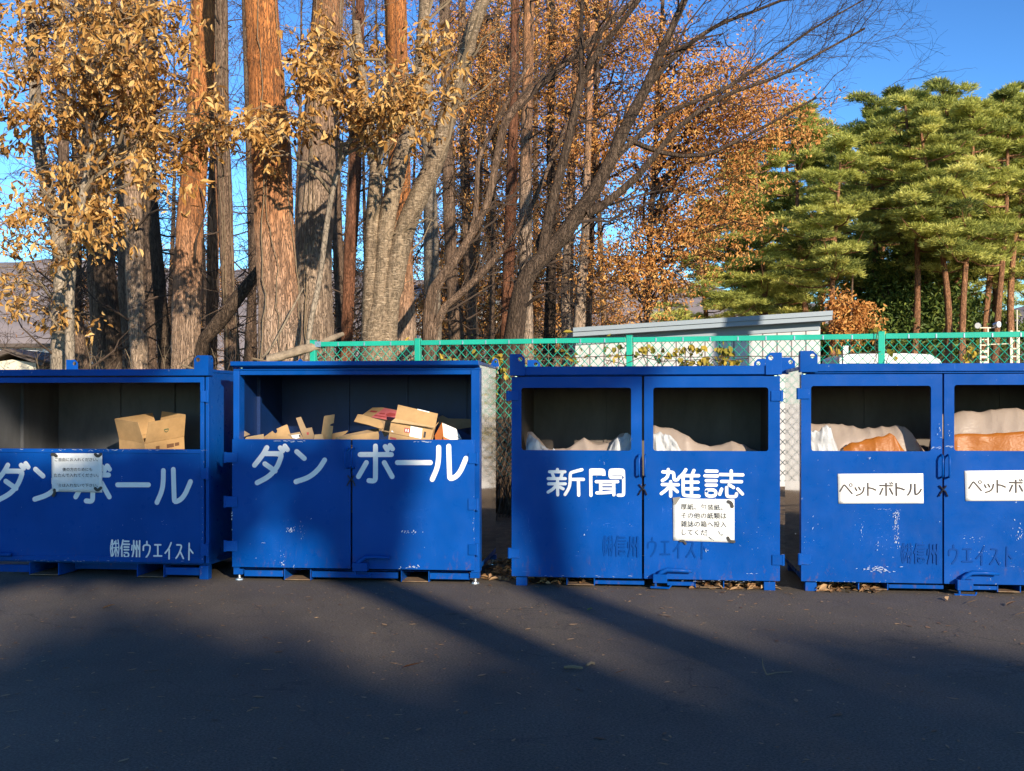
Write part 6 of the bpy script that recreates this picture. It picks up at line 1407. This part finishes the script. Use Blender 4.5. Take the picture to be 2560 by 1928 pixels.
# orange trees in the middle distance
def blaze(label, Y, trunk, regions, m, seed, per=35, L0=.045, L1=.09, group=None, name='autumn_tree', bark='bark_brown', dep=2.2):
    rg = np.random.default_rng(seed); P, r = vtrunk(trunk, Y, 1.); b0 = P[0]; T = root(name, (b0.x, b0.y, zg(Y)), 0, label=label, cat='tree', group=group); o0 = np.array(T.location)
    V, Q = trunk_mesh(P, r, 10, .2, .05, rg); link('trunk', np_mesh('trunk', V - o0, Q, smooth=True), M[bark], T)
    tr_ = resample(P, r, .1)[0]; br, tw, ps = [], [], []
    for vx, vy, rx, ry, n in regions:
        for _ in range(max(1, n // 9)):
            Yc = Y + rg.uniform(-dep, dep); s_ = VW / F * Yc; c = np.array(vw(vx, vy, Yc)) + np.array([rg.uniform(-1, 1) * rx * s_, 0, rg.uniform(-1, 1) * ry * s_])
            dz = np.abs(tr_[:, 2] - (c[2] - .45 * np.linalg.norm(tr_[:, :2] - c[:2], axis=1))); a = tr_[dz.argmin()]
            t = np.linspace(0, 1, 8)[:, None]; m_ = a * (1 - t) + c * t; m_[:, 2] += np.sin(t[:, 0] * np.pi) * .08 * np.linalg.norm(c - a); m_[1:] += rg.normal(size=(7, 3)) * .06; br.append(m_)
            q = c + rg.normal(size=(9, 3)) * np.array([.34, .34, .24]); st = m_[rg.integers(4, 8, 9)]; tt = np.linspace(0, 1, 4)[None, :, None]; tw.append(st[:, None] * (1 - tt) + q[:, None] * tt)
            for z in q: ps.append(z + rg.normal(size=(per, 3)) * np.array([.16, .16, .11]))
    nb = len(br); V, Q = join([tubes(np.array(br), np.linspace(.03, .007, 8)[None].repeat(nb, 0), 5), tubes(np.concatenate(tw), np.linspace(.008, .004, 4)[None].repeat(sum(map(len, tw)), 0), 3)]); link('branches', np_mesh('branches', V - o0, Q), M['twig'], T)
    ps = np.concatenate(ps); n = len(ps); d = rg.normal(size=(n, 3)) + np.array([0, 0, -.6]); L = rg.uniform(L0, L1, n)
    V, Q = leaf_mesh(ps, d, unit(rg.normal(size=(n, 3))), L, L * rg.uniform(.38, .55, n)); link('crown', np_mesh('crown', V - o0, Q, ncell(n, rng=rg)), M[m], T); return T
blaze('orange-leaved tree glowing behind the leaning dark tree, right of centre', 21.0, [(1395, 760, 14), (1400, 600, 13), (1410, 420, 12), (1420, 240, 10), (1430, 40, 8)],
      [(1450, 60, 60, 60, 40), (1500, 140, 60, 60, 50), (1560, 200, 60, 60, 54), (1620, 250, 60, 60, 54), (1680, 290, 42, 40, 36), (1540, 300, 70, 50, 54), (1450, 220, 70, 70, 54), (1440, 330, 70, 60, 44), (1600, 340, 40, 40, 30), (1540, 400, 60, 50, 40), (1480, 440, 60, 50, 44), (1570, 460, 34, 40, 24), (1420, 460, 60, 40, 36), (1500, 520, 50, 40, 44), (1430, 560, 50, 40, 44), (1390, 600, 50, 36, 36), (1470, 600, 40, 30, 26), (1350, 560, 40, 40, 24)], 'leaf_orange', 41)
blaze('brown-leaved tree behind the upper limbs of the leaning dark tree', 22.5, [(1270, 760, 14), (1276, 560, 13), (1282, 340, 12), (1290, 140, 10), (1292, 0, 8)],
      [(1180, 40, 50, 60, 24), (1240, 80, 60, 70, 40), (1320, 60, 60, 60, 44), (1380, 100, 60, 70, 46), (1200, 180, 50, 60, 26), (1280, 200, 60, 70, 40), (1370, 230, 60, 70, 44), (1330, 320, 60, 60, 34), (1380, 400, 50, 60, 26), (1260, 330, 50, 60, 22), (1310, 450, 50, 50, 20), (1180, 300, 40, 50, 12), (1330, 540, 50, 40, 18)], 'leaf_orange', 43, per=34)
blaze('thin rusty-leaved tree between the cherry stems and the leaning tree', 24.0, [(1062, 770, 13), (1064, 560, 12), (1068, 340, 10), (1070, 120, 8)],
      [(1080, 60, 60, 60, 30), (1120, 130, 60, 60, 36), (1060, 200, 60, 60, 36), (1100, 260, 60, 50, 30), (1030, 330, 60, 50, 27), (1090, 380, 60, 50, 27), (1000, 440, 50, 50, 18), (1000, 120, 50, 60, 27), (960, 260, 40, 60, 18), (1130, 340, 50, 50, 27), (1110, 470, 50, 50, 18), (1150, 60, 40, 50, 27)], 'leaf_orange', 47, per=26)
blaze('orange shrub at the foot of the pines right of the shed', 44.0, [(1838, 745, 6), (1838, 690, 5), (1840, 640, 4)], [(1838, 690, 34, 40, 60), (1830, 660, 20, 22, 26), (1850, 720, 30, 18, 30)], 'leaf_orange', 53, per=22, L0=.10, L1=.2, name='autumn_shrub', dep=.8)

# pine wood on the right
def pine(seed, h=16., cb=.42, rad=3.3, npad=84, lean=.4, tuf=44):
    rg = np.random.default_rng(seed); T = root('pine_tree', (0, 0, 0))
    zz_ = np.linspace(-.2, h, 14); P = np.stack([lean * np.sin(zz_ * .22 + seed), .3 * np.cos(zz_ * .25 + seed), zz_], 1); P[:, :2] -= P[0, :2]; r = np.linspace(.2, .05, 14)
    V, Q = trunk_mesh(list(map(tuple, P)), list(r), 10, .35, .05, rg); link('trunk', np_mesh('trunk', V, Q, smooth=True), M['bark_pine_far'], T)
    br, ps, dd, vr = [], [], [], []
    nb = npad // 3
    for i in range(nb):
        f = cb + (1 - cb) * ((i + rg.random()) / nb); z = f * h; k_ = (f - cb) / (1 - cb)
        R_ = rad * (.5 + .7 * rg.random()) * (1.05 - .92 * k_ ** 1.25) * (.7 + .5 * min(1, k_ * 5)); a = rg.random() * 6.28
        p0 = np.array([np.interp(z, P[:, 2], P[:, 0]), np.interp(z, P[:, 2], P[:, 1]), z]); d = np.array([math.cos(a), math.sin(a), .06 + .4 * k_ ** 2]); t = np.linspace(0, 1, 7)[:, None]
        m_ = p0 + d * R_ * t; m_[:, 2] += .12 * R_ * (t[:, 0] ** 2) - .10 * R_ * np.sin(t[:, 0] * np.pi); m_ += rg.normal(size=(7, 3)) * .05 * t; br.append(m_)
        for q in (1., .72, .45)[:3 if R_ > 1.2 else 2]:
            c = m_[int(q * 6)] + rg.normal(size=3) * np.array([.25, .25, .05]) + np.array([0, 0, .12]); nt_ = int(tuf * (.6 + .6 * q)); sz = (.62 + .55 * rg.random()) * (.7 + .3 * q) * (1 - .55 * k_); v0 = rg.normal(.5, .22)
            th = rg.random(nt_) * 6.28; rr = np.sqrt(rg.random(nt_)) * sz; cc = c + np.stack([np.cos(th) * rr, np.sin(th) * rr, (1 - (rr / sz) ** 2) * .17 * sz + rg.normal(0, .04, nt_)], 1)
            ou = unit(cc - c + np.array([0, 0, .35]))
            for _ in range(13): ps.append(cc + rg.normal(size=(nt_, 3)) * .05); dd.append(ou * np.array([.8, .8, .45]) + rg.normal(size=(nt_, 3)) * np.array([.6, .6, .35]) + np.array([0, 0, .25])); vr.append(np.clip(v0 + rg.normal(0, .16, nt_), 0, 1))
    V, Q = tubes(np.array(br), np.linspace(.06, .018, 7)[None].repeat(nb, 0), 5); link('branches', np_mesh('branches', V, Q), M['bark_pine_far'], T)
    ps, dd, vr = np.concatenate(ps), np.concatenate(dd), np.concatenate(vr); n = len(ps); V, Q = blade_mesh(ps, dd, rg.uniform(.15, .36, n), rg.uniform(.022, .042, n), rg); link('crown', np_mesh('crown', V, Q, vr), M['needle'], T)
    return T
pv = [pine(61), pine(62, 16, .36, 3.2, 93), pine(63, 16, .46, 2.9, 72, .7), pine(64, 16, .26, 3.1, 105, .3), pine(65, 16, .40, 3.4, 84, .6), pine(66, 16, .48, 3.1, 72, .3), pine(67, 16, .52, 3.0, 66, .9)]
used = set()
def pines(rows, label, group):
    for i, (vx, Y, vtop, k_) in enumerate(rows):
        o = pv[k_] if k_ not in used else copy_tree(pv[k_]); used.add(k_); g = zg(Y); hh = vw(0, vtop, Y).z - g; s = hh / 16.4
        o.location = (vw(vx, 0, Y).x, Y, g); o.scale = (.55 * s + .45, .55 * s + .45, s); o.rotation_euler = (0, 0, (i * 2.4) % 6.28); tag(o, label, 'pine tree', group)
pines([(1530, 47, 440, 3), (1590, 50, 350, 3), (1645, 48, 300, 1), (1700, 52, 240, 3), (1758, 49, 226, 1), (1806, 44, 290, 5), (1868, 52, 222, 4), (1962, 46, 215, 6), (1925, 52, 196, 2), (2010, 54, 192, 1), (2082, 44, 215, 5), (2062, 51, 188, 4), (2035, 45, 240, 6), (2128, 47, 205, 0), (2168, 53, 178, 2), (2148, 45, 230, 5), (2200, 46, 200, 6), (2236, 48, 196, 4), (2290, 50, 190, 1)],
      'tall pine with layered yellow-green boughs at the front of the wood on the right', 'pines at the front of the wood')
pines([(1640, 66, 330, 4), (1735, 66, 280, 2), (1790, 62, 256, 3), (1835, 68, 270, 1), (1905, 64, 240, 3), (1975, 67, 230, 1), (2040, 63, 226, 3), (2095, 68, 220, 3), (2200, 67, 210, 5), (2260, 66, 205, 3)],
      'darker pine deep in the wood on the right, mostly behind other pines', 'pines deep in the wood')
def bush(seed, rad=2.2, h=4.2, n=5200):
    rg = np.random.default_rng(seed); T = root('evergreen_bush', (0, 0, 0)); ce = np.concatenate([rg.normal(size=(26, 2)) * rad * .42, rg.uniform(.15, 1., (26, 1)) * h], 1)
    st = np.array([np.linspace((0, 0, 0), c, 6) + rg.normal(size=(6, 3)) * .08 for c in ce]); V, Q = tubes(st, np.linspace(.05, .012, 6)[None].repeat(26, 0), 5); link('stems', np_mesh('stems', V, Q), M['twig'], T)
    i = rg.integers(0, 26, n); ps = ce[i] + rg.normal(size=(n, 3)) * np.array([.5, .5, .36]); d = rg.normal(size=(n, 3)) + np.array([0, 0, .2]); L = rg.uniform(.10, .22, n); V, Q = leaf_mesh(ps, d, unit(rg.normal(size=(n, 3)) + np.array([0, 0, .8])), L, L * .5); link('crown', np_mesh('crown', V, Q, ncell(n, rng=rg)), M['leaf_green'], T); return T
bu = [bush(71), bush(72, 2., 3.6)]
put(bu, set(), [(1890, 47, 1.1, 0), (1935, 50, 1.5, 1), (1985, 49, 1.5, 2), (2040, 52, 1.3, 3), (1880, 53, 1.5, 4), (1760, 56, 1.0, 5), (2100, 56, 1.3, 0), (2170, 57, 1.2, 2), (1400, 36, .6, 2.), (1440, 40, .7, 1.), (1490, 42, .8, 2.2)], 'dark evergreen bush growing beneath the pines', 'evergreen bushes beneath the pines', 'shrub')
put([shrub(24, 46, 1.7, bark='twig')], set(), [(x, 42 + (i % 3), 1.5, i) for i, x in enumerate((1900, 1950, 2000, 2050, 2100, 2140, 2180, 2215))], 'tangled brown brush at the foot of the pines', 'brush at the foot of the pines', 'shrub')

# ================================================================== TREES BEHIND THE VIEWER (their shadows cross the asphalt and the containers)
YB = -15.7
def cast(p, Y=YB): p = Vector(p); t = (p.y - Y) / -S.y; return p + S * t
def shade_tree(label, stems, crowns, seed, lf=(.25, .5)):
    rg = np.random.default_rng(seed); b0 = stems[0][0][0]; T = root('shade_tree', (b0[0], b0[1], 0), 0, label=label, cat='tree', group='trees behind the viewer'); o0 = np.array(T.location)
    V, Q = join([trunk_mesh(list(map(tuple, P)), r, 10, .4, .04, rg) for P, r in stems]); link('trunk', np_mesh('trunk', V - o0, Q, smooth=True), M['bark_dark'], T)
    ps = []
    for c, rad, n in crowns: ps.append(np.array(c) + unit(rg.normal(size=(n, 3))) * (rg.random((n, 1)) ** .4) * np.array(rad))
    if ps:
        ps = np.concatenate(ps); n = len(ps); L = rg.uniform(*lf, n); V, Q = leaf_mesh(ps, rg.normal(size=(n, 3)), unit(rg.normal(size=(n, 3))), L, L * .55); link('crown', np_mesh('crown', V - o0, Q, ncell(n, rng=rg)), M['leaf_green'], T)
    return T
# evergreen hedge trees that keep the foreground in shade
YF = -38.
for i, x in enumerate(np.arange(9, 36, 2.2)):
    ex = x - 20.5; h_ = cast((0, 7.7 if ex < -1.2 else (7.2 if ex < 1.2 else 6.75), 0), YF).z + .12 * math.sin(i * 2.3)
    shade_tree('tall evergreen in the far row behind the viewer that shades the foreground', [([(x, YF, -.1), (x, YF, h_ * .8)], [.35, .1])], [((x, YF, h_ * .45), (2.0, 1.4, h_ * .43), 2600), ((x, YF, h_ * .84), (1.9, 1.2, h_ * .16), 2600)], 100 + i, (.3, .6))
a0, a1, a2, a3 = cast((.08, 7.05, 0)), cast((-1.24, 9.75, 0)), cast((-1.30, 9.75, .45)), cast((-1.45, 9.75, .95))
g0 = Vector((a0.x + .25, YB, -.1)); LF = (.12, .26)
shade_tree('tall tree behind the viewer whose widening shadow falls on the steel-sided container', [([g0, a0, a1, a2, a3, a3 + Vector((.1, 0, 1.2))], [.24, .22, .25, .26, .16, .03])],
           [(cast((-1.40, 9.75, .78)), (.46, .4, .25), 900), (cast((-1.22, 9.75, .36)), (.26, .3, .34), 420), (cast((-2.0, 9.8, 1.0)), (.5, .4, .12), 160), (cast((-1.05, 9.7, 1.86)), (.36, .4, .11), 150), (cast((-1.0, 9.75, 1.0)), (.10, .2, .22), 50)], 201, LF)
c1, c2 = cast((1.2, 7.0, 0)), cast((.36, 9.55, 0)); c3 = cast((.17, 9.5, 1.1)); c4 = cast((.12, 9.5, 2.0))
shade_tree('tall straight tree behind the viewer whose shadow falls on the newspaper container', [([Vector((c1.x + .2, YB, -.1)), c1, c2, c3, c4, c4 + Vector((0, 0, .6))], [.34, .28, .18, .22, .20, .03])],
           [(cast((.72, 9.45, 1.79)), (.48, .4, .10), 260), (cast((.22, 9.5, .9)), (.26, .3, .5), 120)], 202, LF)
d0 = cast((-3.3, 9.9, .5))
shade_tree('broad tree behind the viewer that keeps the left container in shade', [([Vector((d0.x - 2.6, YB, -.1)), d0 + Vector((-2.2, 0, -2.)), d0 + Vector((-.6, 0, -.3)), d0 + Vector((.1, 0, .4))], [.3, .22, .14, .04])],
           [(cast((-3.3, 9.95, .50)), (1.15, .8, .58), 1500), (cast((-3.7, 9.9, 1.82)), (.9, .6, .10), 380), (cast((-4.6, 9.95, .5)), (.9, .8, .58), 900)], 203, LF)
p = px(1580 * VW, 690 * VW, 19.0); q = p + S * ((19. - 8.) / -S.y)
shade_tree('tall bare tree standing off to the right whose shadow bands the shed', [([Vector((q.x, 8., -.1)), Vector((q.x, 8., q.z)), Vector((q.x + .1, 8., q.z + 6))], [.32, .27, .2])], [(q + Vector((0, 0, 7)), (1.6, 1.6, 1.4), 200)], 204)
